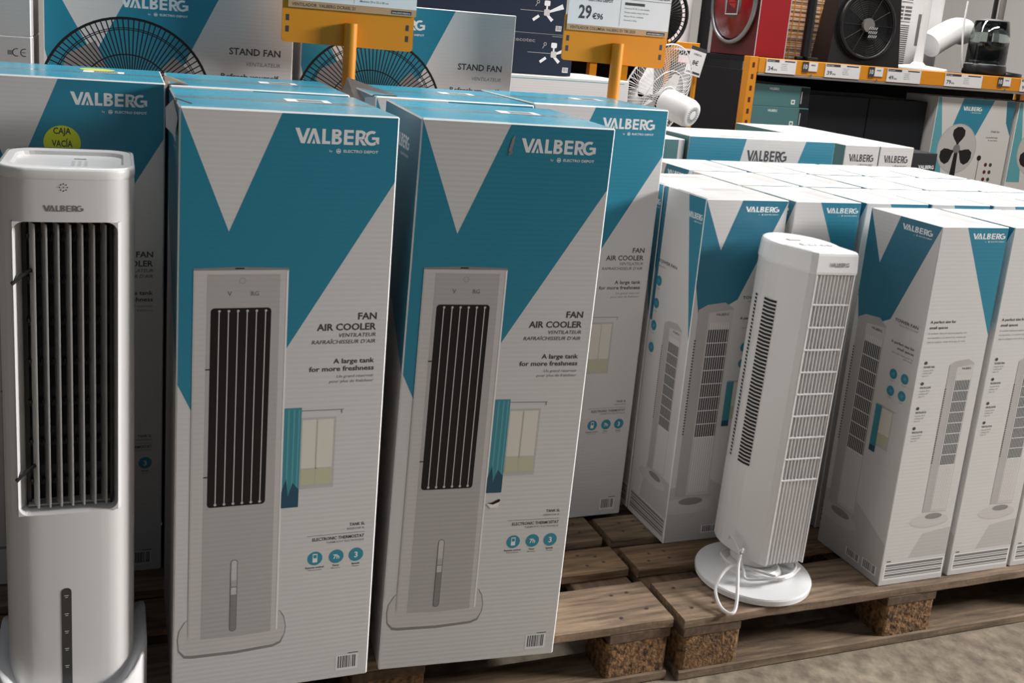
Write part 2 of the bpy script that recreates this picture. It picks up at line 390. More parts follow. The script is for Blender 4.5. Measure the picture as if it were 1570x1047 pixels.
    b.poly([(e, e), (D-e, e), (D-e, .5663), (e, .80)], 'prodm', 1)
    logo(b, .13, .935, .0235, .132)
    # top
    b.frame((0, 0, H), (1, 0, 0), (0, 1, 0))
    b.rect(e, D/2-.022, W-e, D/2+.022, 'tape', 1); b.rect(e, D/2-.0006, W-e, D/2+.0006, 'teal2', 2)
    b.poly([(e, e), (.150, e), (.142, .006), (e, .006)], 'cardedge', 1)  # white card strip, also standing for the highlight on this edge
    b.rect(.185, .185, .262, .235, 'paper', 3); b.rect(.205, .19, .250, .228, 'ink2', 4)
    for k in range(9): b.rect(.207+k*.0048, .192, .209+k*.0048, .226, 'ink', 5)
    b.rect(.185, .13, .225, .165, 'tealtop_lit', 2)
    # right side
    b.frame((W, 0, 0), (0, 1, 0), (0, 0, 1)); b.poly([(e, .896), (.12, H-e), (e, H-e)], 'teal', 1)
    return b
cc = cooler_carton_mesh().build('air_cooler_carton')
def cooler(x, y, rz, lean, label, first=False):
    o = cc if first else cc.copy()
    if not first: COL.objects.link(o)
    if abs(lean) > .001:                        # crushed slightly sideways
        o.data = cc.data.copy(); S_ = Matrix.Identity(4); S_[0][2] = lean; o.data.transform(S_)
    o.location = (x, y, PH+.0004); o.rotation_euler = (0, 0, rz)
    return tag(o, label, 'box', 'teal and white air cooler cartons')
cooler(-1.0060, -.019, -.0044, -.000, 'tall teal and white carton in front, right beside the white air cooler', True)
cooler(-.6492, -.0162, -.0815, .0150, 'front air cooler carton with a small rip below its printed curtain, on the pallet edge')
cooler(-.2555, .4537, .0002, .0070, 'tall air cooler carton furthest right, beside the tower fan cartons')
cooler(-1.3421, .4200, -.0100, .0, 'air cooler carton behind the white air cooler, with a round lime sticker')
cooler(-1.001, .385, -.012, .0, 'air cooler carton with crumpled lid hidden behind the front carton beside the white cooler')
cooler(-.612, .392, -.04, .0, 'air cooler carton hidden behind the ripped front carton, only its teal lid showing')
# torn cardboard details: rips are things of the carton, so they are children
par = [o for o in COL.objects if o.name.startswith('air_cooler_carton')]
def rip(parent, pts, m, name='torn_flap'):
    q = MB(); q.add(pts, [list(range(len(pts)))], m); o = q.build(name, parent); return o
q = MB(); q.frame((0, 0, 0), (1, 0, 0), (0, 0, 1))
q.poly([(.178,.3205),(.188,.3215),(.1995,.3275),(.2035,.3265),(.201,.3205),(.188,.3165)], 'black', 9); q.poly([(.177,.3205),(.190,.3175),(.203,.3225),(.199,.312),(.186,.310)], 'cardedge', 10)
q.build('torn_paper', par[1])
q = MB(); q.frame((0, 0, 0), (1, 0, 0), (0, 0, 1))
q.poly([(.168,.952),(.172,.966),(.174,.982),(.169,.976),(.164,.955)], 'prodd', 9); q.poly([(.163,.950),(.170,.957),(.172,.952),(.166,.947)], 'ink2', 10)
q.build('scuffed_print', par[1])
q = MB()
q.add([(-.001,.02,H-.02),(-.001,.16,H-.004),(-.012,.20,H-.022),(-.014,.12,H-.045),(-.004,.04,H-.05)], [(0,1,2,3,4)], 'prodm')
q.add([(-.0006,.01,H-.006),(.022,.05,H+.001),(-.0006,.14,H+.001)], [(0,1,2)], 'plb2'); q.build('torn_flap', par[0])
q = MB(); q.add([(.0,.02,H+.0008),(.035,.03,H+.0012),(.02,.12,H+.002),(-.004,.17,H+.006),(-.006,.05,H-.012)], [(0,1,2,3,4)], 'kraft')
q.add([(.0,.004,H+.0014),(.035,.01,H+.0018),(.016,.05,H+.0022)], [(0,1,2)], 'plb2'); q.build('torn_flap', par[4])
q = MB(); q.add([(.0,.02,H+.0012),(.05,.02,H+.0018),(.03,.18,H+.003),(.0,.34,H+.014),(-.018,.30,H-.02),(-.018,.10,H-.03)], [(0,1,2,3,4,5)], 'prodd')
q.add([(.0,-.001,H-.001),(.0,-.001,H-.055),(-.018,.02,H-.055),(-.018,.02,H-.005)], [(0,1,2,3)], 'card'); q.build('torn_flap', par[5])
# round sticker CAJA VACIA on the carton behind the cooler
q = MB(); q.frame((0, 0, 0), (1, 0, 0), (0, 0, 1)); q.disc(.1565, .883, .0315, 'green', 5, n=32)
text(q, 'CAJA', .1565, .8990, .0118, 'ink', 6, 'C', True, .030); text(q, 'VACÍA', .1565, .8755, .0125, 'ink', 6, 'C', True, .035)
s = q.build('lime_sticker', par[3]); s['label'] = 'round lime sticker reading CAJA VACIA'
q = MB(); q.frame((0, 0, H), (1, 0, 0), (0, 1, 0)); q.disc(.21, .27, .034, 'green', 5, n=24); q.build('lime_sticker', par[3])

# ================================================================== tower fan carton (narrow tw along X, wide td along Y)
tw, td, tH = .182, .216, .826
def tower_carton_mesh():
    b = MB(); e = .0015
    b.cbox((0, 0, 0), (tw, td, tH), 'cardedge', .0015, {0: 'card', 1: 'cardtop', 2: 'card', 3: 'card', 4: 'card', 5: 'card'})
    def fan(x0, y0, w_, h_, l):        # printed tower fan; x0,y0 left base of column
        b.disc(x0+w_*.35, y0-h_*.062, w_*.82, 'shade', l, ry=h_*.045); b.disc(x0+w_*.35, y0-h_*.055, w_*.80, 'prodl', l+1, ry=h_*.043)
        b.disc(x0+w_*.50, y0-h_*.03, w_*.36, 'prodd', l+2, ry=h_*.02)
        b.poly([(x0,y0),(x0+w_,y0-h_*.005),(x0+w_*1.02,y0+h_*.97),(x0+w_*.75,y0+h_),(x0+w_*.25,y0+h_*.99),(x0,y0+h_*.965)], 'prodm', l+3)
        b.poly([(x0+w_*.32,y0+h_*.005),(x0+w_,y0),(x0+w_*1.02,y0+h_*.965),(x0+w_*.32,y0+h_*.95)], 'prodl', l+4)
        text(b, 'VALBERG', x0+w_*.52, y0+h_*.935, h_*.012, 'ink', l+6, 'L', True, w_*.38)
        b.rect(x0+w_*.36, y0+h_*.31, x0+w_*.96, y0+h_*.865, 'ink', l+5)
        for k in range(9): b.rect(x0+w_*(.40+k*.065), y0+h_*.02, x0+w_*(.415+k*.065), y0+h_*.90, 'cardedge', l+6)
        for k in range(8): b.rect(x0+w_*.36, y0+h_*(.31+k*.0694), x0+w_*.96, y0+h_*(.314+k*.0694), 'cardedge', l+7)
        for k in range(34): b.rect(x0-w_*.02, y0+h_*(.33+k*.0145), x0+w_*.03, y0+h_*(.337+k*.0145), 'ink', l+5)
    # wide main face = left side, reading from the back corner to the front corner
    b.frame((0, td, 0), (0, -1, 0), (0, 0, 1)); b.clip = (e, e, td-e, tH-e)
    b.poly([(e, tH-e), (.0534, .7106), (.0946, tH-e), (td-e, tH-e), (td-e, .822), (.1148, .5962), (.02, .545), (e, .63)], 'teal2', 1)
    b.poly([(e, e), (td-e, e), (td-e, .10), (.10, .16), (e, .14)], 'shade', 1)
    logo(b, .1035, .7985, .0125, .089)
    fan(.016, .118, .090, .472, 2)
    text(b, 'TOWER FAN', .1995, .5975, .0068, 'ink', 4, 'R', True, .071); text(b, 'VENTILATEUR COLONNE', .1995, .590, .0036, 'ink2', 4, 'R')
    text(b, 'A perfect size for', .1995, .549, .006, 'ink', 4, 'R', True, .071); text(b, 'small spaces', .1995, .538, .006, 'ink', 4, 'R', True, .05)
    text(b, 'Une taille idéale pour les', .1995, .527, .0036, 'ink2', 4, 'R', width=.064); text(b, 'petits espaces', .1995, .521, .0036, 'ink2', 4, 'R')
    for x, y in ((.1515, .4815), (.1865, .4815), (.1515, .4422), (.1865, .4422)):
        b.disc(x, y, .0115, 'badge', 4, n=20); b.disc(x, y, .0045, 'curt2', 5, n=8); text(b, 'Speeds', x, y-.0165, .003, 'ink2', 4, 'C')
    b.rect(.124, .306, .172, .399, 'shade', 2); b.rect(.126, .312, .169, .396, 'win', 3); b.rect(.126, .312, .169, .338, 'win2', 4)
    b.rect(.1165, .289, .1355, .399, 'curt', 10); b.rect(.1165, .289, .1355, .303, 'curt3', 11); b.line(.117, .4005, .179, .3995, .001, 'ink2', 5)
    barcode(b, .0995, .0175, .1465, .0375, 4); barcode(b, .155, .0165, .2025, .0405, 4)
    # narrow face towards the aisle
    b.frame((0, 0, 0), (1, 0, 0), (0, 0, 1)); b.clip = (e, e, tw-e, tH-e)
    b.poly([(.0678, tH-e), (tw-e, tH-e), (tw-e, .585)], 'teal', 1)
    logo(b, .085, .800, .0125, .090)
    b.poly([(.07, .062), (tw-e, .062), (tw-e, .13), (.10, .12)], 'shade', 1)
    text(b, 'A perfect size for', .0135, .6165, .006, 'ink', 4, 'L', True, .070); text(b, 'small spaces', .0135, .604, .006, 'ink', 4, 'L', True, .05)
    for k, t_ in enumerate(('El ventilador ideal para espacios pequeños, con', 'tres velocidades y una columna muy compacta que', 'cabe en cualquier rincón de la casa, sin ruido')):
        text(b, t_, .0135, .592-k*.0095, .0036, 'ink2', 4, 'L', width=.105)
    for y, t_ in ((.5279, 'TOWER FAN'), (.481, 'VENTILATEUR COLONNE'), (.4242, 'VENTILADOR'), (.378, 'VENTILATOR')):
        b.disc(.021, y, .0045, 'ink', 4, ry=.0038, n=12); text(b, t_, .0165, y-.0115, .0045, 'ink', 4, 'L', True, .030)
        for k, u in enumerate(('3 speeds, 45 W', 'oscillation 60º', 'timer 2 h')): text(b, u, .0165, y-.0185-k*.0062, .0033, 'ink2', 4)
    fan(.0885, .172, .068, .361, 2)
    b.rect(.008, .0125, .178, .055, 'cardedge', 3)
    for y0, y1 in ((.046, .052), (.0415, .044), (.0345, .0395), (.030, .032), (.022, .0275), (.018, .020)): b.rect(.012, y0, .175, y1, 'ink2', 4)
    b.rect(.0125, .058, .024, .0605, 'ink', 4)
    # narrow back face: text, icons in a column and the small fan
    b.frame((tw, td, 0), (-1, 0, 0), (0, 0, 1))
    b.poly([(.110, tH-e), (tw-e, tH-e), (tw-e, .50)], 'teal', 1); b.poly([(e, tH-e), (.018, tH-e), (.012, .5), (e, .5)], 'teal2', 1)
    b.poly([(.05, .062), (tw-e, .062), (tw-e, .15), (.07, .16)], 'shade', 1)
    logo(b, .118, .775, .0135, .058)
    text(b, 'TOWER FAN', .012, .645, .0075, 'ink', 4, 'L', True, .085); text(b, 'VENTILATEUR', .012, .634, .004, 'ink2', 4)
    for k in range(4): b.disc(.024, .600-k*.055, .0125, 'badge', 4, n=20); b.disc(.024, .600-k*.055, .005, 'curt2', 5, n=8); text(b, 'Speeds', .024, .58-k*.055, .0035, 'ink2', 4, 'C')
    fan(.072, .150, .078, .375, 2)
    b.rect(.008, .0125, .178, .060, 'prodl', 3)
    for y0, y1 in ((.050, .056), (.0435, .047), (.0355, .0405), (.030, .032), (.022, .0275), (.016, .020)): b.rect(.012, y0, .175, y1, 'ink2', 4)
    b.clip = None
    # right and back
    b.frame((tw, 0, 0), (0, 1, 0), (0, 0, 1)); b.poly([(e, tH-e), (e, .585), (.12, tH-e)], 'teal', 1)
    # lid
    b.frame((0, 0, tH), (1, 0, 0), (0, 1, 0))
    b.rect(tw/2-.0008, .002, tw/2+.0008, td-.002, 'ink2', 1); b.rect(tw*.62, .04, tw*.82, .15, 'prodm', 1); b.rect(.02, .10, .028, .19, 'prodl', 1)
    b.rect(tw/2-.02, .002, tw/2+.02, td-.002, 'cardtop', 0.5)
    b.rect(.001, td-.006, tw*.7, td-.001, 'ink2', 1)
    return b
tc0 = tower_carton_mesh().build('tower_fan_carton'); _used = []
def tower(x, y, label, rz=0, lean=(0, 0)):
    """x,y = the front left bottom corner in plan; rz = 0 narrow face to the aisle, 90 = wide face to the aisle"""
    o = tc0 if not _used else tc0.copy()
    if _used: COL.objects.link(o)
    _used.append(o)
    if rz: o.location = (x+td if rz > 0 else x, y, PH+.0004)
    else: o.location = (x, y, PH+.0004)
    o.rotation_euler = (lean[0], lean[1], math.radians(rz)); return tag(o, label, 'box', 'white and teal tower fan cartons')
# wide faces to the aisle: main face is the left side, rotated by +90 deg it looks to -Y
for k, (x, y) in enumerate(((.112, .293), (.112, .481))):
    tower(x, y, ['tower fan carton left of the white tower fan, wide picture side facing out', 'tower fan carton turned sideways, directly behind the leftmost tower fan carton', 'tower fan carton turned sideways, third back in the leftmost file of tower fan cartons'][k], 90, (0, 0))
JR = random.Random(11)
front = ['tower fan carton on the pallet edge just right of the white tower fan', 'tower fan carton on the pallet edge, second one right of the white tower fan', 'tower fan carton cut off by the right edge of the photo']
for k, x in enumerate((.508, .7085, .902, 1.095)):
    tower(x, .0165+.002*k, front[k] if k < 3 else 'tower fan carton in the front row, outside the right edge', 0)
rows = {.284: 'second', .516: 'third', .750: 'rearmost'}
for y, rn in rows.items():
    xs = [.343+.1955*k for k in range(5)]
    for k, x in enumerate(xs):
        lab = f'tower fan carton, lid only showing, {rn} row back, {ORD[k] if k else "first"} from the left'
        if y < .4 and k == 0: lab = 'tower fan carton directly behind the white tower fan, teal corner above it'
        tower(x+JR.uniform(-.003, .003), y+JR.uniform(0, .004), lab, 0)

# ================================================================== white air cooler (display unit)
ac = thing('air_cooler', 'white upright air cooler with vertical slats, at the left edge', 'air cooler', (-1.161, -.012, PH+.003))
bw, bd, bh = .190, .215, .900
q = MB()
def aout(z, cut=0):
    k = 1.0-.02*max(0, (z-.80)/.10)**2
    x = bw/2*k; return [(a, b_, z) for a, b_ in bulge(rr(-x, 0, x, bd, .04, 6)+[((-x+.04)+(2*x-.08)*i/8, 0) for i in range(1, 8)])]
def bulge(p): return [(x, y-(.006*(1-(x/(bw/2))**2) if y < .06 else 0)) for x, y in p]
rx0, rx1, rz0, rz1 = -.0725, .0705, .360, .822
def cutout(z):
    """outline with the recess notch in the front"""
    o_ = [(a, b_) for a, b_, _ in aout(z)]
    # split at x=rx0..rx1 on the front; outline starts at lower right corner (x1-r, y0)
    out = [(rx1, -.0028)]+[p for p in o_ if not (rx0 <= p[0] <= rx1 and p[1] < .03)]+[(rx0, -.0028), (rx0+.012, .045), (rx1-.012, .045)]
    return [(a, b_, z) for a, b_ in out]
q.loft([aout(z) for z in (.035, .12, .24, rz0)], 'plw', smooth=True)
q.loft([aout(z) for z in (rz1, .84, .87, .885)], 'plw', smooth=True)
q.loft([cutout(z) for z in (rz0, rz1)], 'plw', caps=False, smooth=False)
# rounded recess corners
for sx, cx in ((1, rx0), (-1, rx1)):
    for sz, cz in ((1, rz0), (-1, rz1)):
        r = .016; pts = [(cx, cz)]+[(cx+sx*(r-r*math.sin(math.radians(t))), cz+sz*(r-r*math.cos(math.radians(t)))) for t in range(0, 91, 15)]
        q.loft([[(a, -.004, c_) for a, c_ in pts], [(a+sx*.0, .03, c_) for a, c_ in pts]], 'plw')
q.build('body', ac)
q = MB(); o_ = [(a, b_) for a, b_, _ in aout(.885)]
def sc(o_, k, z): return [(a*k, bd/2+(b_-bd/2)*k, z) for a, b_ in o_]
q.loft([sc(o_, 1.002, .885), sc(o_, 1.010, .889), sc(o_, 1.010, .896), sc(o_, 1.0, .900), sc(o_, .96, .901)], 'plw2', caps=False, smooth=True)
q.add(sc(o_, .96, .900)+[(a*.84, bd/2+(b_-bd/2)*.70, .8995) for a, b_ in o_], [(i, (i+1) % len(o_), (i+1) % len(o_)+len(o_), i+len(o_)) for i in range(len(o_))], 'plw2')
q.add([(a*.84, bd/2+(b_-bd/2)*.70, .8995) for a, b_ in o_]+[(a*.81, bd/2+(b_-bd/2)*.66, .894) for a, b_ in o_], [(i, (i+1) % len(o_), (i+1) % len(o_)+len(o_), i+len(o_)) for i in range(len(o_))], 'plw')
q.add([(a*.81, bd/2+(b_-bd/2)*.66, .894) for a, b_ in o_], [list(range(len(o_)))], 'plw2')
q.frame((0, 0, .8945), (1, 0, 0), (0, 1, 0)); q.rect(.006, .135, .024, .139, 'plb', 1)
for i in range(3):
    for j in range(5): q.rect(.004+i*.009, .05+j*.015, .009+i*.009, .052+j*.015, 'ink2', 1)
for i in range(2): text(q, ('timer speed swing', 'ionizer mode on')[i], -.012-i*.012, .11-.05, .003, 'ink2', 1)
q.build('top_panel', ac)
q = MB(); q.box((rx0+.012, .0425, rz0+.001), (rx1-.012, .0445, rz1-.001), 'plb2')
q.box((rx0+.010, .030, rz0+.001), (rx0+.016, .046, rz1-.001), 'plb'); q.box((rx1-.012, .018, rz0+.001), (rx1-.008, .046, rz1-.001), 'plb'); q.box((rx0+.012, .02, rz0+.004), (rx1-.012, .04, rz0+.007), 'plsl')
q.build('grille_recess', ac)
for k in range(7):                # horizontal black louvres
    z = rz0+.035+k*.065
    q = MB(); q.loft([[(x, .032, z), (x, .042, z+.012), (x, .042, z+.028), (x, .034, z+.020)] for x in (rx0+.014, rx1-.012)], 'plb'); q.build('louvre', ac)
for k in range(7):                # vertical slats
    x = rx0+.0275+k*.0163
    q = MB(); q.loft([[(x-.0078, .027, z), (x-.0004, .003, z), (x+.0016, .003, z), (x+.0020, .006, z), (x-.0060, .0275, z)] for z in (rz0+.008, rz1-.006)], 'plsl')
    for j in range(7): q.lathe([(.004, 0), (.004, .005)], 'plb', 10, (x-.009, .0275, rz0+.043+j*.065))
    q.build('grille_slat', ac)
for z in (.735, .425): q = MB(); q.tube([(rx0+.024, .012, z+.012), (rx0+.010, .006, z+.004), (rx0-.002, -.003, z-.006)], .003, 'plb', 6); q.build('direction_lever', ac)
q = MB(); q.frame((-.0065, -.0063, 0), (1, 0, 0), (0, 0, 1)); q.rrect(-.0075, .030, .0075, .232, .007, 'gauge', 1)
for z in (.218, .186, .155, .124, .093, .06): q.rect(-.003, z, .003, z+.001, 'logow', 2); q.rect(-.002, z-.003, .002, z-.0022, 'logow', 2)
q.build('water_gauge', ac)
q = MB(); q.frame((-.025, -.0064, 0), (1, 0, 0), (0, 0, 1)); logo(q, -.006, .838, .0090, .054, 'ink2', 1, sub=False); q.v = [(x, -.0061*(1-(x/.095)**2)-.0002, z) for x, y, z in q.v]; q.build('logo_lettering', ac)
q = MB(); q.frame((-.0035, -.0064, .8735), (1, 0, 0), (0, 0, 1)); q.disc(0, 0, .001, 'plb', 1, n=8)
for k in range(8): q.disc(.0052*math.cos(k*PI/4), .0052*math.sin(k*PI/4), .001, 'plb', 1, n=8)
q.build('indicator_dots', ac)
q = MB()                           # tray shaped foot, sides sweeping up
pts = rr(-.116, -.036, .116, .205, .07, 8)
def foot(k, z): return [(x*k, .085+(y-.085)*k, z+(.050*((abs(x)/.116)**4)*(1 if z > .02 else 0))) for x, y in pts]
q.loft([foot(.97, .0), foot(1.0, .012), foot(1.0, .045), foot(.985, .052), foot(.86, .040), foot(.80, .036)], 'plw2', smooth=True)
q.build('tray_foot', ac)

# ================================================================== white tower fan (display unit)
tf = thing('tower_fan', 'white tower fan on round base, cord coiled round its foot', 'fan', (.243, .120, PH))
q = MB(); q.lathe([(.120, 0), (.127, .003), (.128, .014), (.126, .0175), (.09, .0205), (.062, .024), (.052, .036)], 'plw2', 96, smooth=False); q.build('round_base', tf)
q = MB(); q.lathe([(.052, .038), (.050, .062)], 'plw', 32, (.012, .02, 0)); q.build('neck', tf)
body = thing('fan_body', None, None, (.020, .030, .060), (0, math.radians(1.4), math.radians(0))); body.parent = tf
# footprint: flat front of width fw at y=-.09, chamfers, round behind
fw, bw2 = .100, .152
def fo(k=1, sh=0):
    p = [(-fw/2+.012, -.092), (fw/2+.012, -.092), (fw/2+.020, -.080)]
    for t in range(-28, 209, 12):
        a = math.radians(t); p.append((.076*math.cos(a), .018+.096*math.sin(a)))
    p.append((-fw/2+.004, -.080))
    return [(x*k, y*k) for x, y in p]
FZ = [0, .06, .66]
q = MB()
out = [p for p in fo()]
def inner(z): # body shell with the front set back behind the ribs
    p = list(out); return [(x, y, z) for x, y in ([(-fw/2+.016, -.084), (fw/2+.008, -.084)]+p[1:]+[p[0]])]
def shell(z):
    p = out
    return [(x, y, z) for x, y in [(-fw/2+.014, -.0700), (fw/2+.010, -.0700), (fw/2+.0105, -.092), p[1]]+p[2:]+[p[0], (-fw/2+.0135, -.092)]]
q.loft([shell(z) for z in (.0, .2, .4, .655)], 'plw', smooth=False)
for f_ in range(len(q.sm)): q.sm[f_] = False
# side slots
def side_pt(a): a = math.radians(a); return .0763*math.cos(a), .018+.0963*math.sin(a)
for a0, a1 in ((196, 207),):
    for k in range(46):
        z = .205+k*.0082
        x0, y0 = side_pt(a0-12); x1, y1 = side_pt(a1-2)
        xm, ym = side_pt((a0+a1)/2-7)
        q.add([(x0-.0006, y0-.0003, z), (xm-.0008, ym-.0004, z-.0006), (x1-.0006, y1-.0005, z), (x1-.0006, y1-.0005, z+.0050), (xm-.0008, ym-.0004, z+.0044), (x0-.0006, y0-.0003, z+.0050)], [(0,1,4,5), (1,2,3,4)], 'plb2')
for a0 in (168, ):
    for k in range(46):
        z = .205+k*.0082; x0, y0 = side_pt(a0); x1, y1 = side_pt(a0-6)
        q.add([(x0-.0012, y0, z), (x1-.0006, y1, z), (x1-.0006, y1, z+.0045), (x0-.0012, y0, z+.0045)], [(0,1,2,3)], 'plb2')
q.build('fan_shell', body)
q = MB(); q.box((-fw/2+.0145, -.0712, .200), (fw/2+.0095, -.0702, .590), 'plg'); q.build('grille_back', body)
for z0, z1 in ((.0, .199), (.5915, .655)): q = MB(); q.box((-fw/2+.0145, -.0845, z0), (fw/2+.0095, -.0702, z1), 'plw'); q.build('ribbed_panel', body)
nr = 11
for k in range(nr):
    q = MB(); x = -fw/2+.018+k*(fw-.012)/(nr-1); q.cbox((x-.0014, -.0915, .002), (x+.0014, -.0715, .653), 'plw', .0005); q.build('vertical_rib', body)
for k in range(9):
    q = MB(); z = .200+k*.0488; q.cbox((-fw/2+.014, -.0925, z-.0018), (fw/2+.010, -.079, z+.0018), 'plw', .0005); q.build('horizontal_bar', body)
q = MB()
for x in (-fw/2+.0145, fw/2+.0095): q.cbox((x-.0015, -.0925, 0), (x+.0015, -.079, .655), 'plw', .0005)
q.build('grille_edge', body)
q = MB(); P_ = fo(1.012)
def tp(k, z, tl=0): return [(x*k, y*k, z) for x, y in P_]
q.loft([tp(1.0, .655), tp(1.012, .660), tp(.985, .694), tp(.968, .699), tp(.93, .701)], 'plw2', smooth=False)
q.frame((0, 0, .7012), (1, 0, 0), (0, 1, 0))
q.frame((0, -.1429, 0), (1, 0, 0), (0, .0735, 1)); text(q, 'VALBERG', -.008, .672, .0085, 'ink2', 14, 'L', True, .048)
q.build('cap', body)
for k in range(5):
    q = MB(); q.cbox((-.030+k*.016, -.028, .701), (-.019+k*.016, -.012, .7045), 'plw', .001); q.build('button', body)
q = MB(); q.cbox((-.030, .02, .701), (.0, .034, .703), 'plsl', .001); q.frame((0, 0, .7013), (1, 0, 0), (0, 1, 0)); text(q, '0 1 2 3', -.03, -.006, .004, 'ink2', 1); q.build('switch_icons', body)
q = MB()
cpts = catmull([(-.060,.02,.090),(-.068,.0,.105),(-.058,-.02,.080),(-.060,-.045,.050),(-.056,-.06,.034),(-.0,-.085,.045),(.06,-.06,.036),(.085,-.03,.042),(.07,.03,.045),(.02,.07,.04),(-.05,.05,.04),(-.07,-.0,.045),(-.04,-.06,.04),(.03,-.075,.034),(.09,-.045,.034)], 10)
q.tube([tuple(p) for p in cpts], .0034, 'cordw', 8)
lp = catmull([(-.058,-.035,.085),(-.070,-.045,.098),(-.082,-.055,.070),(-.118,-.115,.018),(-.140,-.130,.006),(-.152,-.105,.012),(-.135,-.060,.030),(-.085,-.035,.055),(-.04,-.05,.05),(.0,-.08,.045)], 10)
q.tube([tuple(p) for p in lp], .0036, 'cordw', 8); q.build('power_cord', tf)

# ================================================================== stand fan cartons behind
SW, SD, SH = .560, .24, .5935
def stand_fan_carton_mesh(art=True):
    b = MB(); e = .002
    b.cbox((0, 0, 0), (SW, SD, SH), 'cardedge', .002, {0: 'card', 1: 'card', 2: 'card', 3: 'card', 4: 'card', 5: 'card'})
    b.frame((0, 0, 0), (1, 0, 0), (0, 0, 1))
    t = SH-e
    b.poly([(e, t), (.012, t), (.105, .42), (.195, t), (.392, t), (.20, .20), (.02, .35), (e, .43)], 'teal', 1)
    logo(b, .162, SH-.058, .026, .150)
    cx, cy, R_ = .178, .322, .192
    b.arc(cx, cy, R_-.006, R_, 0, 360, 'black', 3, 64); b.arc(cx, cy, R_-.030, R_-.028, 0, 360, 'black', 3, 64); b.arc(cx, cy, R_-.026, R_-.024, 0, 360, 'black', 3, 64)
    b.arc(cx, cy, .105, .108, 0, 360, 'black', 3, 48); b.arc(cx, cy, .050, .055, 0, 360, 'black', 3, 32); b.disc(cx, cy, .05, 'ink2', 3)
    for k in range(3):
        a = k*2*PI/3+.5
        b.poly([(cx+.04*math.cos(a+d_)+0, cy+.04*math.sin(a+d_)) if r_ == 0 else (cx+r_*math.cos(a+d_), cy+r_*math.sin(a+d_)) for r_, d_ in ((.05,-.3),(.15,-.55),(.165,-.1),(.15,.3),(.05,.3))], 'prodd', 2)
    for k in range(96):
        a = 2*PI*k/96; b.line(cx+.05*math.cos(a), cy+.05*math.sin(a), cx+(R_-.002)*math.cos(a+.12), cy+(R_-.002)*math.sin(a+.12), .0026, 'black', 4)
    text(b, 'STAND FAN', .530, .445, .0165, 'ink', 3, 'R', True, .122); text(b, 'VENTILATEUR', .530, .4195, .0095, 'ink2', 3, 'R', False, .083, .2)
    text(b, 'Refresh yourself.', .530, .387, .0125, 'ink', 3, 'R', True, .140); text(b, 'Rafraîchissez-vous.', .530, .365, .009, 'ink2', 3, 'R')
    return b
sf0 = stand_fan_carton_mesh().build('stand_fan_carton')
def sfan(x, y, z, label, o=None, rz=0):
    if o is None: o = sf0.copy(); COL.objects.link(o)
    o.location = (x, y, z); o.rotation_euler = (0, 0, rz); return tag(o, label, 'box', 'stand fan cartons behind the air cooler cartons')
sfan(-1.247, .96, PH+SH+.001, 'stand fan carton behind the left air cooler cartons, on top of its stack', sf0)
sfan(-1.247, .96, PH, 'stand fan carton under the left stand fan carton')
sfan(-.668, .96, PH+SH+.001, 'stand fan carton partly behind the left orange price sign, showing its whole right end')
sfan(-.668, .96, PH, 'stand fan carton under the one behind the left orange price sign')
# plain grey cartons with CE marks
def plain_mesh():
    b = MB(); b.cbox((0, 0, 0), (.50, .24, .262), 'cardedge', .002, {2: 'shade', 1: 'shade', 3: 'shade', 5: 'shade', 4: 'shade', 0: 'shade'})
    b.frame((0, 0, 0), (1, 0, 0), (0, 0, 1))
    b.arc(.470, .2275, .007, .009, 70, 290, 'ink', 2, 10); b.arc(.486, .2275, .007, .009, 70, 290, 'ink', 2, 10); b.rect(.480, .2268, .488, .2284, 'ink', 2)
    b.rect(.452, .222, .462, .232, 'ink2', 2)
    return b
pb = plain_mesh().build('plain_carton')
for k in range(5):
    o = pb if k == 0 else pb.copy()
    if k: COL.objects.link(o)
    o.location = (-1.768, .90, PH+k*.2625); tag(o, ['plain grey carton at the floor of the left stack', 'plain grey carton second from the floor of the left stack', 'plain grey carton third from the floor of the left stack', 'plain grey carton with a small CE mark at the left edge, below the top one', 'plain grey carton topmost at the left edge of the photo'][k], 'box', 'plain grey cartons at the left edge')

# ================================================================== navy ceiling fan cartons on white cartons
def navy_mesh():
    b = MB(); L_, D_, H_ = .62, .28, .1425
    b.cbox((0, 0, 0), (L_, D_, H_), 'navy', .002)
    b.frame((0, 0, 0), (1, 0, 0), (0, 0, 1))
    def blade(x0, y0, x1, y1, w0, w1, m='logow'):
        dx, dy = x1-x0, y1-y0; L2 = math.hypot(dx, dy); nx, ny = -dy/L2, dx/L2
        b.poly([(x0-nx*w0,y0-ny*w0),(x1-nx*w1,y1-ny*w1),(x1+nx*w1,y1+ny*w1),(x0+nx*w0,y0+ny*w0)], m, 2)
    cx, cy = .545, .078
    b.rrect(cx-.011, cy+.018, cx+.011, cy+.036, .004, 'logow', 3); b.rect(cx-.003, cy, cx+.003, cy+.02, 'logow', 2); b.rrect(cx-.010, cy-.016, cx+.012, cy+.006, .004, 'prodl', 3)
    blade(cx+.005, cy-.004, cx+.062, cy+.020, .003, .009); blade(cx, cy-.010, cx+.024, cy-.032, .004, .006); blade(cx-.028, cy-.018, cx-.050, cy-.034, .005, .005)
    b.line(cx-.10, cy-.002, cx-.012, cy-.002, .0015, 'prodm', 2); b.line(cx-.01, cy+.058, cx+.07, cy+.058, .0012, 'prodm', 2)
    b.arc(cx-.035, cy+.030, .004, .006, 0, 360, 'prodm', 2, 10); b.line(cx-.038, cy+.024, cx-.044, cy+.014, .002, 'prodm', 2)
    text(b, 'cecotec', .47, .112, .014, 'ink2', 3, 'R', True, .085)
    barcode(b, .585, .012, .607, .030, 3)
    b.frame((L_, 0, 0), (0, 1, 0), (0, 0, 1)); text(b, 'cecotec', .05, .06, .014, 'ink2', 3)
    return b
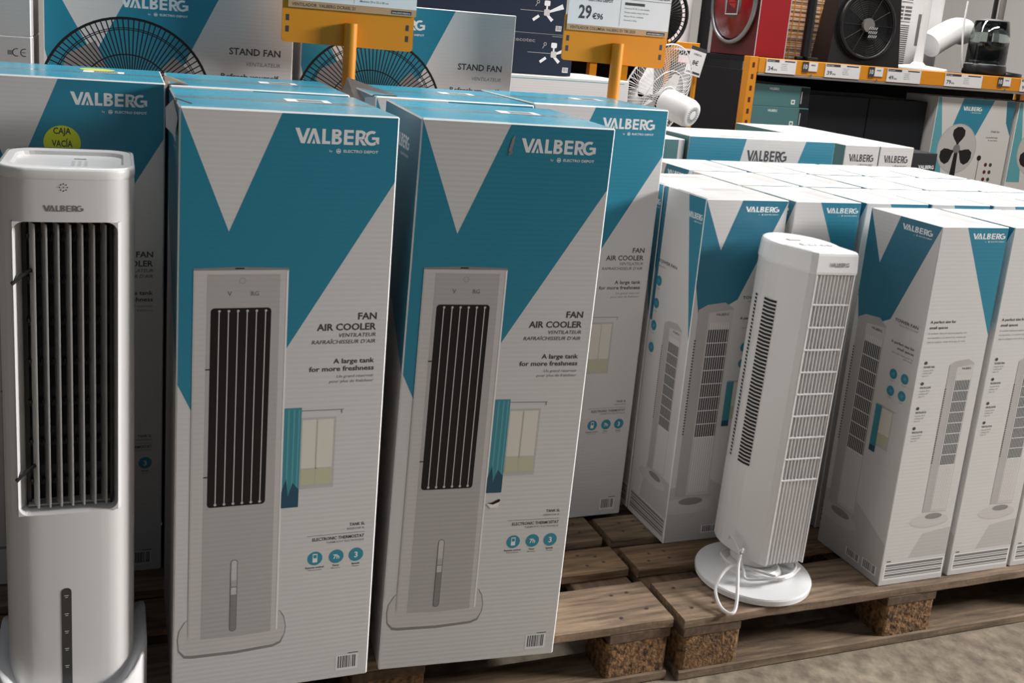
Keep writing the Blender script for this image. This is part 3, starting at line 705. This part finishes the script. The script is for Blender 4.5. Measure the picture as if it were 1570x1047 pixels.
nv = navy_mesh().build('ceiling_fan_carton')
WB = 1.148
tag(nv, 'navy ceiling fan carton with white fan drawing, lowest in its stack on the white carton', 'box', 'navy ceiling fan cartons'); nv.location = (-.175, 1.80, WB+.001)
nv2 = nv.copy(); COL.objects.link(nv2); nv2.location = (-.215, 1.80, WB+.1445); nv2['label'] = 'navy ceiling fan carton in the middle of its stack, its fan drawing fully visible'
nv3 = nv.copy(); COL.objects.link(nv3); nv3.location = (-.205, 1.80, WB+.288); nv3['label'] = 'navy ceiling fan carton at the top of its stack, cut by the upper edge'
b = MB(); b.cbox((0, 0, 0), (.60, .40, .5015), 'cardtop', .003, {2: 'card'}); b.frame((0, 0, 0), (1, 0, 0), (0, 0, 1)); b.rect(.1, .488, .58, .491, 'curt2', 1)
wb = b.build('white_carton'); tag(wb, 'white carton under the navy ceiling fan cartons, its pale lid edge visible', 'box', 'white cartons under the navy cartons'); wb.location = (.06, 1.75, PH+.502)
wb2 = wb.copy(); COL.objects.link(wb2); wb2.location = (.06, 1.75, PH); wb2['label'] = 'white carton at the bottom, under the other white carton'

# ================================================================== orange price signs on posts
def sign(px, plate, label, tilt, cardfn):
    x0, x1, z0, z1 = plate
    t = thing('price_sign', label, 'sign', (px, .84, 0), (0, 0, 0), 'orange price signs on posts')
    q = MB(); q.cbox((-.05, -.019, 0), (.05, .023, .006), 'orange', .001); q.build('foot_plate', t)
    q = MB(); q.lathe([(.0155, .006), (.0155, z0+.055)], 'orange', 20); q.build('post', t)
    q = MB(); pts = rr(x0-px, z0, x1-px, z1, .008, 4)
    q.T = Matrix.Rotation(tilt, 4, 'Y')@Matrix.Identity(4) if False else Matrix.Identity(4)
    sh = math.tan(tilt)
    f = lambda x, z: z+(x)*sh
    q.loft([[(x, .0165, f(x, z)) for x, z in pts], [(x, .0215, f(x, z)) for x, z in pts]], 'orange')
    q.build('sign_plate', t)
    for sx in (x0-px+.012, x1-px-.016):
        for z in (z0+.030, z0+.056):
            q = MB(); q.frame((0, .0163, 0), (1, 0, sh), (0, 0, 1)); q.rect(sx-.004, z-.007, sx+.004, z+.007, 'ink', 1); q.build('plate_slot', t)
    q = MB(); q.frame((0, .010, 0), (1, 0, sh), (0, 0, 1)); cardfn(q, x0-px, x1-px, z0); q.build('price_card', t)
    return t
def card1(q, x0, x1, z0):
    a, c = x0+.012, x1+.003; z = z0+.082
    q.box((a, .0115, z+.0), (c, .0135, z+.24), 'paper')
    q.fr = (Vector((0, .0112, 0)), Vector((1,0,0)), Vector((0,0,1)), Vector((0,-1,0)))
    q.rect(a, z, c, z+.016, 'tan', 1); text(q, 'VENTILADOR  VALBERG DCR60L 21', a+.008, z+.004, .0075, 'ink', 2, 'L', True, .15)
    q.rect(c-.063, z+.003, c-.012, z+.0115, 'ink', 2); text(q, 'www.electrodepot.es', c-.060, z+.005, .0045, 'logow', 3, 'L', False, .045)
    q.rect((a+c)/2, z+.02, (a+c)/2+.0008, z+.2, 'ink2', 1)
    text(q, 'Medidas 29 x 33 x 98 cm', (a+c)/2+.015, z+.024, .005, 'ink2', 2); text(q, '149€96', a+.03, z+.05, .03, 'ink', 2, bold=True)
def card2(q, x0, x1, z0):
    a, c = x0+.004, x1-.002; z = z0+.080
    q.box((a, .0115, z), (c, .0135, z+.24), 'paper')
    q.fr = (Vector((0, .0112, 0)), Vector((1,0,0)), Vector((0,0,1)), Vector((0,-1,0)))
    q.rect(a, z, c, z+.015, 'tan', 1); text(q, 'VENTILADOR COLUMNA: VALBERG EV T80 2020', a+.008, z+.004, .0075, 'ink', 2, 'L', True, .19)
    q.rect(c-.065, z+.003, c-.010, z+.0115, 'ink', 2); text(q, 'www.electrodepot.es', c-.062, z+.005, .0045, 'logow', 3, 'L', False, .048)
    q.rect((a+c)/2, z+.02, (a+c)/2+.0008, z+.085, 'ink2', 1)
    text(q, '29', a+.030, z+.032, .034, 'ink', 2, 'L', True, .036); text(q, '€96', a+.070, z+.032, .015, 'ink', 2, 'L', True, .030)
    text(q, 'ELECTRO DEPOT', a+.055, z+.076, .008, 'ink', 2, 'L', True, .07); text(q, 'PRECIO', a+.015, z+.077, .006, 'ink2', 2, 'L', True)
    q.rect((a+c)/2+.012, z+.074, (a+c)/2+.07, z+.081, 'ink', 2)
    for k in range(4): text(q, ('Potencia 45 W, 3 velocidades', 'Temporizador hasta 120 min', 'Altura 76 cm, oscilante', 'Garantía 2 años')[k], (a+c)/2+.012, z+.064-k*.010, .0045, 'ink2', 2)
    q.rect(a, z+.088, c, z+.089, 'ink', 2); text(q, 'EN TIENDA', c-.06, z+.094, .008, 'ink', 2, bold=True)
sign(-.572, (-.731, -.414, 1.224, 1.355), 'orange price sign plate on a post, at the upper left between the stand fan cartons', -.012, card1)
sign(.136, (-.014, .288, 1.228, 1.345), 'orange price sign plate with the 29 euro card, in the upper middle', -.02, card2)

# ================================================================== lying cartons behind the tower fan cartons
def lying_mesh(L_, D_, H_, kind):
    b = MB(); b.cbox((0, 0, 0), (L_, D_, H_), 'cardtop', .002, {2: 'card', 5: 'green_grey', 3: 'green_grey'})
    b.frame((0, 0, 0), (1, 0, 0), (0, 0, 1)); t = H_-.002; e = .002
    if kind == 'long':
        b.poly([(e, t), (.205, t), (.160, e), (.045, e), (e, t*.5)], 'teal', 1); b.poly([(e, e), (.045, e), (e, t*.55)], 'card', 2)
        b.poly([(.430, t), (L_-e, t), (L_-e, e), (.360, e)], 'teal', 1)
        logo(b, .212, H_-.071, .034, .150, 'ink', 3)
        b.frame((0, 0, H_), (1, 0, 0), (0, 1, 0)); b.rect(.12, .03, .26, .04, 'ink2', 1)
    elif kind == 'short':
        b.rect(e, e, L_-.022, t, 'green_grey', 1)
    else:
        logo(b, .022, H_-.060, .027, L_-.045, 'ink', 3)
        b.frame((0, 0, H_), (1, 0, 0), (0, 1, 0)); b.rect(L_/2-.001, .01, L_/2+.001, D_-.01, 'ink2', 1)
    return b
def stack(mesh_obj, x, y, n, h, labels, grp, top):
    for k in range(n):
        o = mesh_obj if k == 0 else mesh_obj.copy()
        if k: COL.objects.link(o)
        o.location = (x, y, top-(k+1)*h+.0005*0); tag(o, labels[k], 'box', grp)
h1 = (1.026-PH)/4
lm = lying_mesh(.543, .26, h1, 'long').build('lying_carton')
stack(lm, .543, 1.10, 4, h1, ['long teal and white lying carton with a black wordmark in its middle']+[f'long carton lying {k} below the one with the visible black wordmark' for k in ('first', 'second', 'third')], 'lying teal and white cartons', 1.026)
h2 = (1.013-PH)/4
sm_ = lying_mesh(.235, .26, h2, 'short').build('small_carton')
stack(sm_, .300, 1.11, 4, h2, ['small pale teal carton left of the long carton with the black wordmark']+[f'small carton {k} below the pale teal one' for k in ('first', 'second', 'third')], 'small pale teal cartons', 1.013)
h3 = (.985-PH)/4
em = lying_mesh(.158, .72, h3, 'end').build('long_white_carton')
xs = (1.412, 1.573)
for j, x in enumerate(xs):
    mo = em if j == 0 else em.copy()
    if j: COL.objects.link(mo)
    stack(mo, x, 1.443, 4, h3, [f'long white carton end-on with black wordmark, {("left" if j == 0 else "right")} one of the pair']+[f'white carton {k} under the {("left" if j == 0 else "right")} end-on wordmark carton' for k in ('first', 'second', 'third')], 'end-on white cartons', .985)
# dark carton beside the pair
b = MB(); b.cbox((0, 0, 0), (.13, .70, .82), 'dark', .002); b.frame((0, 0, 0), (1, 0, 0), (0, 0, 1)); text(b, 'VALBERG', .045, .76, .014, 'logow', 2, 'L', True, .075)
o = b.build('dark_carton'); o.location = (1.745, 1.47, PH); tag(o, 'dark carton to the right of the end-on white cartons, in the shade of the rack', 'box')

# ================================================================== white pedestal fan seen from behind
pf = thing('pedestal_fan', 'white pedestal fan with round wire guard seen from behind, between price sign and rack', 'fan', (.90, 1.90, 0))
q = MB(); q.lathe([(.17, 0), (.17, .012), (.05, .03), (.018, .05)], 'plw2', 40); q.build('round_base', pf)
q = MB(); q.lathe([(.013, .04), (.013, 1.02)], 'plw', 16); q.build('pole', pf)
hd = thing('fan_head', None, None, (0, 0, 1.075)); hd.parent = pf
ax = Vector((.40, -.88, -.28)).normalized(); hd.rotation_euler = ax.to_track_quat('Z', 'Y').to_euler()   # +Z = towards the motor
q = MB(); q.lathe([(.048, .0), (.055, .02), (.055, .12), (.049, .138), (.040, .143), (.0, .143)], 'plw2', 32, caps=False)
q.fr = (Vector((0,0,.1435)), Vector((1,0,0)), Vector((0,1,0)), Vector((0,0,1)))
for k in range(24): a = 2*PI*k/24; q.line(.018*math.cos(a), .018*math.sin(a), .034*math.cos(a), .034*math.sin(a), .003, 'plg', 1)
q.build('motor_housing', hd)
q = MB(); GR = .212
for k in range(72):
    a = 2*PI*k/72; q.tube([(.058*math.cos(a), .058*math.sin(a), .0), (.12*math.cos(a+.1), .12*math.sin(a+.1), -.01), (GR*math.cos(a+.15), GR*math.sin(a+.15), -.05)], .0011, 'plw', 4)
for r_, z in ((GR, -.05), (.12, -.01), (.06, 0)): q.tube([(r_*math.cos(2*PI*k/48), r_*math.sin(2*PI*k/48), z) for k in range(48)], .003 if r_ == GR else .0015, 'plw', 6, True)
q.build('rear_guard', hd)
q = MB()
for k in range(72):
    a = 2*PI*k/72; q.tube([(.03*math.cos(a), .03*math.sin(a), -.115), (.12*math.cos(a+.1), .12*math.sin(a+.1), -.10), (GR*math.cos(a+.15), GR*math.sin(a+.15), -.055)], .0011, 'plw', 4)
q.build('front_guard', hd)
for k in range(3):
    q = MB(); a = k*2*PI/3+.4
    s_ = []
    for r_, wd in ((.02, .25), (.07, .55), (.12, .50), (.145, .25)):
        s_.append([(r_*math.cos(a-wd), r_*math.sin(a-wd), -.065), (r_*math.cos(a+wd), r_*math.sin(a+wd), -.048), (r_*math.cos(a+wd), r_*math.sin(a+wd), -.050), (r_*math.cos(a-wd), r_*math.sin(a-wd), -.067)])
    q.loft(s_, 'plw'); q.build('blade', hd)

# ================================================================== shelf rack on the right
rk = thing('shelf_rack', 'orange shelf rack with price labels along its front beam, upper right', 'shelf', (1.735, 2.6, 0))
RL = 2.6
for x in (0, RL-.05):
    for y in (0, .75):
        q = MB(); q.cbox((x, y, 0), (x+.05, y+.05, 1.268), 'orange', .002); q.frame((x, y-.0002, 0), (1,0,0), (0,0,1))
        if y == 0:
            for k in range(22): q.rrect(.018, .06+k*.055, .032, .085+k*.055, .003, 'redd', 1)
        q.build('upright', rk)
q = MB(); q.cbox((.0505, -.004, 1.193), (RL-.051, .03, 1.266), 'orange', .003); q.build('front_beam', rk)
q = MB(); q.cbox((.0505, -.006, 1.181), (RL-.051, .03, 1.1925), 'steel', .002); q.build('beam_lip', rk)
q = MB(); q.cbox((.0505, .0305, 1.24), (RL-.051, .80, 1.264), 'darkwall', .001); q.build('shelf_board', rk)
q = MB(); q.cbox((.0505, .0305, .12), (RL-.051, .80, .144), 'darkwall', .001); q.build('lower_shelf_board', rk)
q = MB(); q.cbox((.0505, .801, .0), (RL-.051, .815, 1.16), 'darkwall', .001); q.build('dark_backing', rk)  # added dark sheet that fills the darkness below the shelf
q = MB(); q.cbox((.002, .0505, .15), (.012, .749, 1.20), 'darkwall', .001); q.build('dark_end_fill', rk)  # added dark sheet: darkens this end and hides the carton sides
for x0, x1, pr_ in ((.090, .262, '34'), (.435, .645, '39'), (.815, 1.03, '49'), (1.19, 1.44, '79'), (1.71, 1.9, '99')):
    q = MB(); q.box((x0, -.009, 1.196), (x1, -.0065, 1.262), 'paper'); q.frame((x0, -.0092, 1.196), (1,0,0), (0,0,1)); w_ = x1-x0
    text(q, pr_, .012, .012, .020, 'ink', 1, 'L', True, .030); text(q, '€96', .044, .012, .009, 'ink', 1, 'L', True)
    q.rect(.004, .052, w_*.42, .064, 'ink', 1); text(q, 'PRECIO BAJO', .008, .055, .005, 'logow', 2)
    q.rect(w_*.6, .056, w_*.95, .062, 'ink', 1)
    for k in range(4): text(q, ('Potencia 50 W', '3 velocidades', 'Muy silencioso', 'Garantía 2 años')[k], w_*.5, .044-k*.009, .0045, 'ink2', 1)
    q.build('price_label', rk)
for x0 in (.300, .700, 1.55):
    q = MB(); q.box((x0, -.0085, 1.212), (x0+.034, -.0065, 1.262), 'ink'); q.box((x0+.036, -.0085, 1.218), (x0+.088, -.0065, 1.262), 'paper')
    q.frame((x0, -.0087, 1.212), (1,0,0), (0,0,1)); text(q, '10', .017, .016, .022, 'logow', 1, 'C', True, .022); text(q, 'MESES', .062, .032, .007, 'ink', 1, 'C', True)
    q.rect(.05, -.030+.012, .06, -.008, 'green_grey', 1)
    q.build('promo_label', rk)
SZ = 1.2645; SX = 1.735
# cartons under the shelf
b = MB(); b.cbox((0, 0, 0), (.34, .45, .105), 'green_grey', .002); b.frame((0,0,0),(1,0,0),(0,0,1)); text(b, 'VALBERG', .10, .080, .012, 'logow', 2, 'L', True, .055); b.rect(.235, .015, .258, .038, 'logow', 2); b.rect(.241, .021, .252, .032, 'green_grey', 3)
b.rect(.285, .002, .338, .1, 'dark', 2); b.rect(.29, .02, .296, .08, 'prodm', 3)
g0 = b.build('teal_grey_carton')
ys = 1.141-.1055
for k in range(9):
    o = g0 if k == 0 else g0.copy()
    if k: COL.objects.link(o)
    o.location = (1.79+(.006 if k % 2 else 0), 2.63, ys-k*.1055); tag(o, 'flat teal-grey carton topmost in the stack under the shelf' if k == 0 else f'flat teal-grey carton, {ORD[k]} from the top of the stack under the shelf', 'box', 'flat teal-grey cartons under the shelf')
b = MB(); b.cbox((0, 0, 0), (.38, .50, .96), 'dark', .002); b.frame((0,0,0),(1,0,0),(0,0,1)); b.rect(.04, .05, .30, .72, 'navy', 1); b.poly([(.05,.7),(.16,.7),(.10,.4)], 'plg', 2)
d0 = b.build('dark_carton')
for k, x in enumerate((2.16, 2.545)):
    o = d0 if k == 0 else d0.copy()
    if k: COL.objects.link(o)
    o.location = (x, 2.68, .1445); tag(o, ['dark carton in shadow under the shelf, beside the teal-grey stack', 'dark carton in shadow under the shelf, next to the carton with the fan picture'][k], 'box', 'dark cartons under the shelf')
# carton with black fan picture
def fan_picture_mesh():
    b = MB(); b.cbox((0, 0, 0), (.535, .24, .54), 'cardedge', .002, {2: 'card', 5: 'card', 3: 'card'}); b.frame((0,0,0),(1,0,0),(0,0,1)); t = .538
    b.poly([(.002,t),(.02,t),(.07,.30),(.10,.10),(.002,.10)], 'curt2', 1); b.poly([(.17,t),(.385,t),(.27,.30),(.12,.38)], 'teal', 1)
    logo(b, .175, .475, .022, .130); b.arc(.178, .270, .128, .134, 0, 360, 'prodm', 3, 40); b.disc(.178, .270, .128, 'shade', 2, n=40)
    for k in range(3):
        a = PI/2+k*2*PI/3
        b.poly([(.178+r_*math.cos(a+d_), .270+r_*math.sin(a+d_)) for r_, d_ in ((.010,-.2),(.035,-.30),(.06,-.50),(.085,-.52),(.108,-.38),(.118,-.12),(.118,.12),(.108,.38),(.085,.52),(.06,.50),(.035,.30),(.010,.2))], 'black', 4+k)
    b.disc(.178, .27, .024, 'ink2', 8); b.poly([(.166,.25),(.190,.25),(.202,.0),(.150,.0)], 'black', 8)
    b.disc(.345, .225, .015, 'black', 3); b.rect(.343, .10, .347, .225, 'black', 3); b.disc(.345, .10, .018, 'black', 3, ry=.005)
    text(b, 'STAND FAN', .455, .365, .011, 'ink', 3, 'R', True, .06); text(b, 'A powerful breeze', .45, .335, .008, 'ink', 3, 'R', True); text(b, 'for your home', .45, .32, .008, 'ink', 3, 'R', True)
    for x, y in ((.40, .19), (.435, .19), (.40, .15), (.435, .15), (.40, .11), (.435, .11)): b.disc(x, y, .011, 'redd' if x < .42 else 'ink', 3, n=14)
    b.poly([(.47,t),(.533,t),(.533,.35),(.49,.42)], 'teal2', 1)
    return b
fp = fan_picture_mesh().build('stand_fan_carton')
fp.location = (2.945, 2.57+.06, .600); tag(fp, 'carton with a big black fan picture and teal corner, under the shelf at the right', 'box', 'cartons with fan pictures under the shelf')
b = MB(); b.cbox((0, 0, 0), (.56, .30, .4545), 'card', .002); b.frame((0,0,0),(1,0,0),(0,0,1)); b.poly([(.1,.45),(.4,.45),(.3,.2)], 'teal', 1); o = b.build('white_carton'); o.location = (2.94, 2.62, .1445)
tag(o, 'white carton supporting the carton with the fan picture', 'box')
fp2 = fp.copy(); COL.objects.link(fp2); fp2.location = (3.51, 2.63, .600); fp2['label'] = 'carton with fan picture at the right edge of the photo, under the shelf'
o2 = o.copy(); COL.objects.link(o2); o2.location = (3.51, 2.62, .1445); o2['label'] = 'white carton under the carton cut by the right edge'

# --- goods on the shelf
t = thing('red_display_case', 'red cabinet with a ringed red disc on its side, left end of shelf', 'cabinet', (1.795, 2.66, SZ+.0005))
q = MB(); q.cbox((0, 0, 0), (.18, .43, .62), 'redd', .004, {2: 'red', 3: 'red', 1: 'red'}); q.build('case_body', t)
q = MB(); q.lathe([(.185, 0), (.20, .006), (.20, .016), (.18, .02), (.18, .012)], 'steel', 48, (0, .215, .25), (-1, 0, 0), caps=False); q.build('metal_ring', t)
q = MB(); q.lathe([(.0, .012), (.170, .012), (.170, .002)], 'red', 48, (0, .215, .25), (-1, 0, 0), caps=False); q.lathe([(.0, .018), (.07, .018), (.07, .010)], 'plg', 32, (0, .215, .25), (-1, 0, 0), caps=False); q.build('red_disc', t)
q = MB(); q.frame((-.0195, .215+.055, .195), (0,-1,0), (0,0,1)); q.rect(0, 0, .11, .11, 'prodl', 1); q.rect(.006, .006, .104, .104, 'redd', 2); q.poly([(.02,.06),(.09,.06),(.03,.09)], 'red2', 3); q.poly([(.09,.055),(.02,.055),(.08,.03)], 'red2', 3); q.build('square_badge', t)
q = MB(); q.frame((0, 0, 0), (1,0,0), (0,0,1)); q.rect(.03, .30, .095, .42, 'paper', 2); text(q, 'CE', .045, .34, .02, 'prodl', 3); q.rect(.0, .0, .003, .62, 'cardedge', 2); q.rect(.172, 0, .176, .62, 'prodl', 2); q.build('paper_label', t)
q = MB(); q.frame((-.0005, .425, 0), (0,-1,0), (0,0,1)); q.rect(0, 0, .03, .62, 'prodm', 1); q.build('side_trim', t)
# wire mesh display panel
t = thing('wire_mesh_panel', 'orange wire mesh panel before a cream board, between red cabinet and black box fan', 'display panel', (2.04, 2.96, SZ+.0005))
q = MB(); q.cbox((0, .02, 0), (.42, .035, .62), 'cream', .002)
for k in range(28): q.box((.0, .0185, .02+k*.022), (.42, .0198, .023+k*.022), 'kraft')
q.build('cream_board', t)
q = MB()
for k in range(11): q.tube([(.0+k*.042, 0, 0), (.0+k*.042, 0, .62)], .0028, 'orange', 6)
for k in range(13): q.tube([(.0, .004, .03+k*.048), (.42, .004, .03+k*.048)], .0028, 'orange', 6)
q.build('wire_grid', t)
q = MB(); q.tube([tuple(p) for p in catmull([(.27, -.02, .6), (.265, -.02, .42), (.275, -.02, .28), (.268, -.02, .15), (.28, -.02, .02)], 8)], .004, 'plb', 6); q.lathe([(.004, 0), (.012, .02), (.012, .08), (.004, .1)], 'plb', 12, (.27, -.02, .26)); q.build('hanging_cable', t)
t = thing('black_stand', 'black pole with small cross foot standing on the shelf left of the box fan', 'stand', (2.105, 2.68, SZ+.0005))
q = MB(); q.lathe([(.024, .02), (.021, .62)], 'plb', 16); q.build('pole', t)
q = MB(); q.cbox((-.055, -.012, 0), (.075, .012, .02), 'plb', .004); q.cbox((-.012, -.045, 0), (.012, .045, .021), 'plb', .004); q.build('cross_foot', t)
# black box fan
t = thing('box_fan', 'black box fan with circular grille, leaning back on the shelf', 'fan', (2.475, 2.70, SZ+.0005))
q = MB(); q.loft([[(-.215, .0, .0), (.235, .0, .0), (.235, .14, .0), (-.215, .14, .0)], [(-.165, .03, .46), (.195, .03, .46), (.195, .13, .46), (-.165, .13, .46)]], 'plb'); q.build('housing', t)
q = MB(); T = Matrix.Translation((-.005, -.004, .20)) @ Matrix.Rotation(math.radians(86), 4, 'X'); q.T = T
q.tube([(.165*math.cos(2*PI*k/48), .165*math.sin(2*PI*k/48), 0) for k in range(48)], .010, 'plb', 8, True)
for r_ in [.03+.011*k for k in range(12)]: q.tube([(r_*math.cos(2*PI*k/40), r_*math.sin(2*PI*k/40), -.004) for k in range(40)], .0016, 'plb', 4, True)
for k in range(12): a = 2*PI*k/12; q.tube([(.03*math.cos(a), .03*math.sin(a), 0), (.16*math.cos(a), .16*math.sin(a), 0)], .002, 'plb', 4)
q.lathe([(.035, -.004), (.035, .012)], 'plg', 24); q.build('circular_grille', t)
q = MB(); q.tube([tuple(p) for p in catmull([(-.06, -.012, .052), (0, -.016, .040), (.06, -.012, .052)], 6)], .005, 'steel', 6); q.build('carry_handle', t)
q = MB(); q.frame((-.005, -.02, .2), (1,0,0), (0,0,1)); q.rect(.0, -.07, .05, -.01, 'plb', 0); 
for i in range(5):
    for j in range(3): q.line(.0+i*.011, -.06+j*.02, .007+i*.011, -.047+j*.02, .003, 'logow', 1)
q.build('motor_vent', t)
# white portable air conditioner
t = acu = thing('portable_air_conditioner', 'white portable air conditioner with dark rear louvres, behind the white stand', 'air conditioner', (2.86, 3.02, SZ+.0005))
q = MB(); pts = rr(0, 0, .40, .30, .03, 4); q.loft([[(x, y, 0) for x, y in pts], [(x, y, .66) for x, y in pts]], 'plw'); q.build('cabinet', t)
for (x0, x1, z0, z1, nb) in ((.03, .16, .03, .235, 18), (.055, .16, .255, .335, 4), (.03, .16, .36, .46, 5)):
    q = MB(); q.box((x0, -.002, z0), (x1, -.0005, z1), 'plg')
    for k in range(nb): q.box((x0, -.005, z0+(z1-z0)*k/nb), (x1, -.002, z0+(z1-z0)*(k+.35)/nb), 'plw')
    q.box(((x0+x1)/2-.003, -.006, z0), ((x0+x1)/2+.003, -.002, z1), 'plw'); q.build('louvre_panel', t)
q = MB(); q.box((.215, -.002, .13), (.255, -.0005, .30), 'plg'); q.build('side_opening', t)
# white stand with round base
t = thing('white_stand', 'white pole on a round white base standing on the shelf', 'stand', (2.905, 2.78, SZ+.0005))
q = MB(); q.lathe([(.150, 0), (.150, .008), (.145, .014), (.04, .026), (.026, .04)], 'plw2', 48); q.build('round_base', t)
q = MB(); q.lathe([(.026, .03), (.020, .10), (.019, .60)], 'plw', 20); q.build('pole', t)
# white tube (spot cooler hose)
dx = .24; dy = -.03; q = MB(); cen = catmull([(-.04+dx, -.10+dy, .135), (.05+dx, -.09+dy, .185), (.15+dx, -.07+dy, .225), (.24+dx, -.04+dy, .225)], 8); secs = []
for i, p in enumerate(cen):
    d = (cen[min(i+1, len(cen)-1)]-cen[max(i-1, 0)]).normalized(); a_ = d.cross(Vector((0,0,1))).normalized(); c_ = a_.cross(d); r_ = .070+(.002 if i % 2 else 0)
    secs.append([tuple(p+a_*r_*math.cos(2*PI*k/24)+c_*r_*math.sin(2*PI*k/24)) for k in range(24)])
q.loft(secs, 'plw2', smooth=True); q.build('exhaust_duct', acu)
q = MB(); q.tube([tuple(p) for p in catmull([(.33, -.22, .38), (.325, -.225, .25), (.34, -.23, .12), (.36, -.23, .03)], 8)], .005, 'cordw', 6); q.build('power_cord', acu)
# humidifier
t = thing('glass_humidifier', 'clear glass tank with dark liquid and a black rod, at the right of the shelf', 'humidifier', (3.335, 2.75, SZ+.0005))
q = MB(); q.lathe([(.105, 0), (.112, .01), (.108, .045), (.104, .055)], 'plb', 48); q.build('base', t)
q = MB(); q.lathe([(.103, .056), (.101, .20), (.086, .285), (.082, .285), (.097, .20), (.099, .060), (.0, .060)], 'glass', 48, caps=False); q.build('glass_tank', t)
q = MB(); q.lathe([(.0, .0615), (.0985, .0615), (.0975, .15), (.0, .15)], 'water', 40, caps=False)
for i, (x, y) in enumerate(((-.05, -.02), (.02, -.05), (.06, .02))): q.cbox((x-.02, y-.02, .15), (x+.02, y+.02, .172), 'water', .003)
q.build('dark_liquid', t)
q = MB(); q.lathe([(.012, .13), (.012, .52)], 'plb', 14, (.0, 0, 0)); q.lathe([(.083, .2855), (.083, .291), (.03, .298)], 'plg', 32); q.build('rod', t)
t = thing('grey_stand', 'thin dark grey pole with flat base at the right edge of the shelf', 'stand', (3.60, 2.90, SZ+.0005))
q = MB(); q.lathe([(.12, 0), (.12, .02), (.02, .03)], 'plb', 32); q.build('base', t); q = MB(); q.lathe([(.016, .02), (.016, .6)], 'plg', 14, (-.06, 0, 0)); q.build('pole', t)

# ================================================================== things further back
t = thing('far_rack', 'distant orange rack holding goods, seen below the 29 euro sign', 'shelf', (1.05, 4.3, 0))
for x in (0, .22, .44, .66, .88, 1.72):
    q = MB(); q.cbox((x, 0, 0), (x+.05, .05, 1.16), 'orange', .002); q.build('upright', t)
q = MB(); q.cbox((-.02, -.01, 1.14), (1.80, .5, 1.162), 'red2', .002); q.build('shelf', t)
q = MB(); q.cbox((-.02, .10, .55), (1.80, .5, .57), 'darkwall', .002); q.build('shelf', t)
q = MB(); q.cbox((-.02, .505, 0), (1.80, .52, 1.13), 'darkwall', .002); q.build('dark_backing', t)
b = MB(); b.cbox((0, 0, 0), (.24, .25, .15), 'orange', .003); b.frame((0,0,0),(1,0,0),(0,0,1)); b.rect(.06, .02, .17, .11, 'paper', 1); o = b.build('orange_carton'); o.location = (2.28, 4.35, 1.1625); tag(o, 'small orange and white carton right of the 29 euro sign, far back', 'box')
t = thing('white_column', 'pale round column standing far behind the 29 euro sign', 'column', (2.75, 5.2, 0)); q = MB(); q.lathe([(.16, 0), (.16, 3.2)], 'plw', 32); q.build('shaft', t); q = MB(); q.cbox((-.22, -.22, 0), (.22, .22, .12), 'wall', .01); q.build('plinth', t)
t = thing('black_pedestal_fan', 'round black fan partly hidden by the 29 euro card, far back', 'fan', (1.84, 3.78, 0))
q = MB(); q.lathe([(.2, 0), (.2, .02), (.03, .05)], 'plb', 32); q.build('base', t); q = MB(); q.lathe([(.015, .04), (.015, 1.3)], 'plb', 12); q.build('pole', t)
q = MB(); q.T = Matrix.Translation((0, -.05, 1.45)) @ Matrix.Rotation(math.radians(90), 4, 'X')
q.tube([(.19*math.cos(2*PI*k/40), .19*math.sin(2*PI*k/40), 0) for k in range(40)], .012, 'plb', 6, True)
for k in range(40): a = 2*PI*k/40; q.tube([(.0, .0, .04), (.12*math.cos(a), .12*math.sin(a), .035), (.19*math.cos(a), .19*math.sin(a), 0)], .003, 'plb', 4)
q.lathe([(.16, -.01), (.16, .0)], 'plb', 30); q.build('guard', t)
t = thing('hanging_price_tag', 'white price tag card tilted on an arm left of the orange rack', 'price tag', (1.50, 2.72, 0))
q = MB(); q.lathe([(.012, 0), (.012, 1.28)], 'orange', 10, (.035, .03, 0)); q.build('arm', t)
q = MB(); q.T = Matrix.Translation((.0, .0, 1.155)) @ Matrix.Rotation(math.radians(12), 4, 'Y'); q.box((-.045, 0, 0), (.045, .002, .135), 'paper'); q.frame((-.045, -.0003, 0), (1,0,0), (0,0,1)); text(q, 'OFERTA', .045, .095, .009, 'ink', 1, 'C', True); text(q, '8€', .045, .05, .022, 'ink', 1, 'C', True); q.rect(.005, .008, .085, .018, 'ink', 1); q.rect(.0, .118, .09, .135, 'ink', 1); q.build('card', t)
t = thing('white_shelf_unit', 'white shelf unit with small black goods behind the left stand fan cartons', 'shelf', (-.1, 3.4, 0))
q = MB(); q.cbox((0, 0, 0), (.9, .35, 1.38), 'plw', .004); q.build('unit', t); q = MB(); q.cbox((.05, -.01, 1.39), (.33, .2, 1.47), 'plb', .004); q.build('black_goods', t)
b = MB(); b.cbox((0, 0, 0), (1.2, .5, 1.9), 'darkwall', .01); b.frame((0,0,0),(1,0,0),(0,0,1)); b.rect(.1, .9, 1.1, 1.7, 'plg', 1); o = b.build('dark_cabinet'); o.location = (3.0, 4.7, 0); tag(o, 'tall dark cabinet behind the red cabinet, far back', 'cabinet')
print('objects', len(bpy.data.objects))
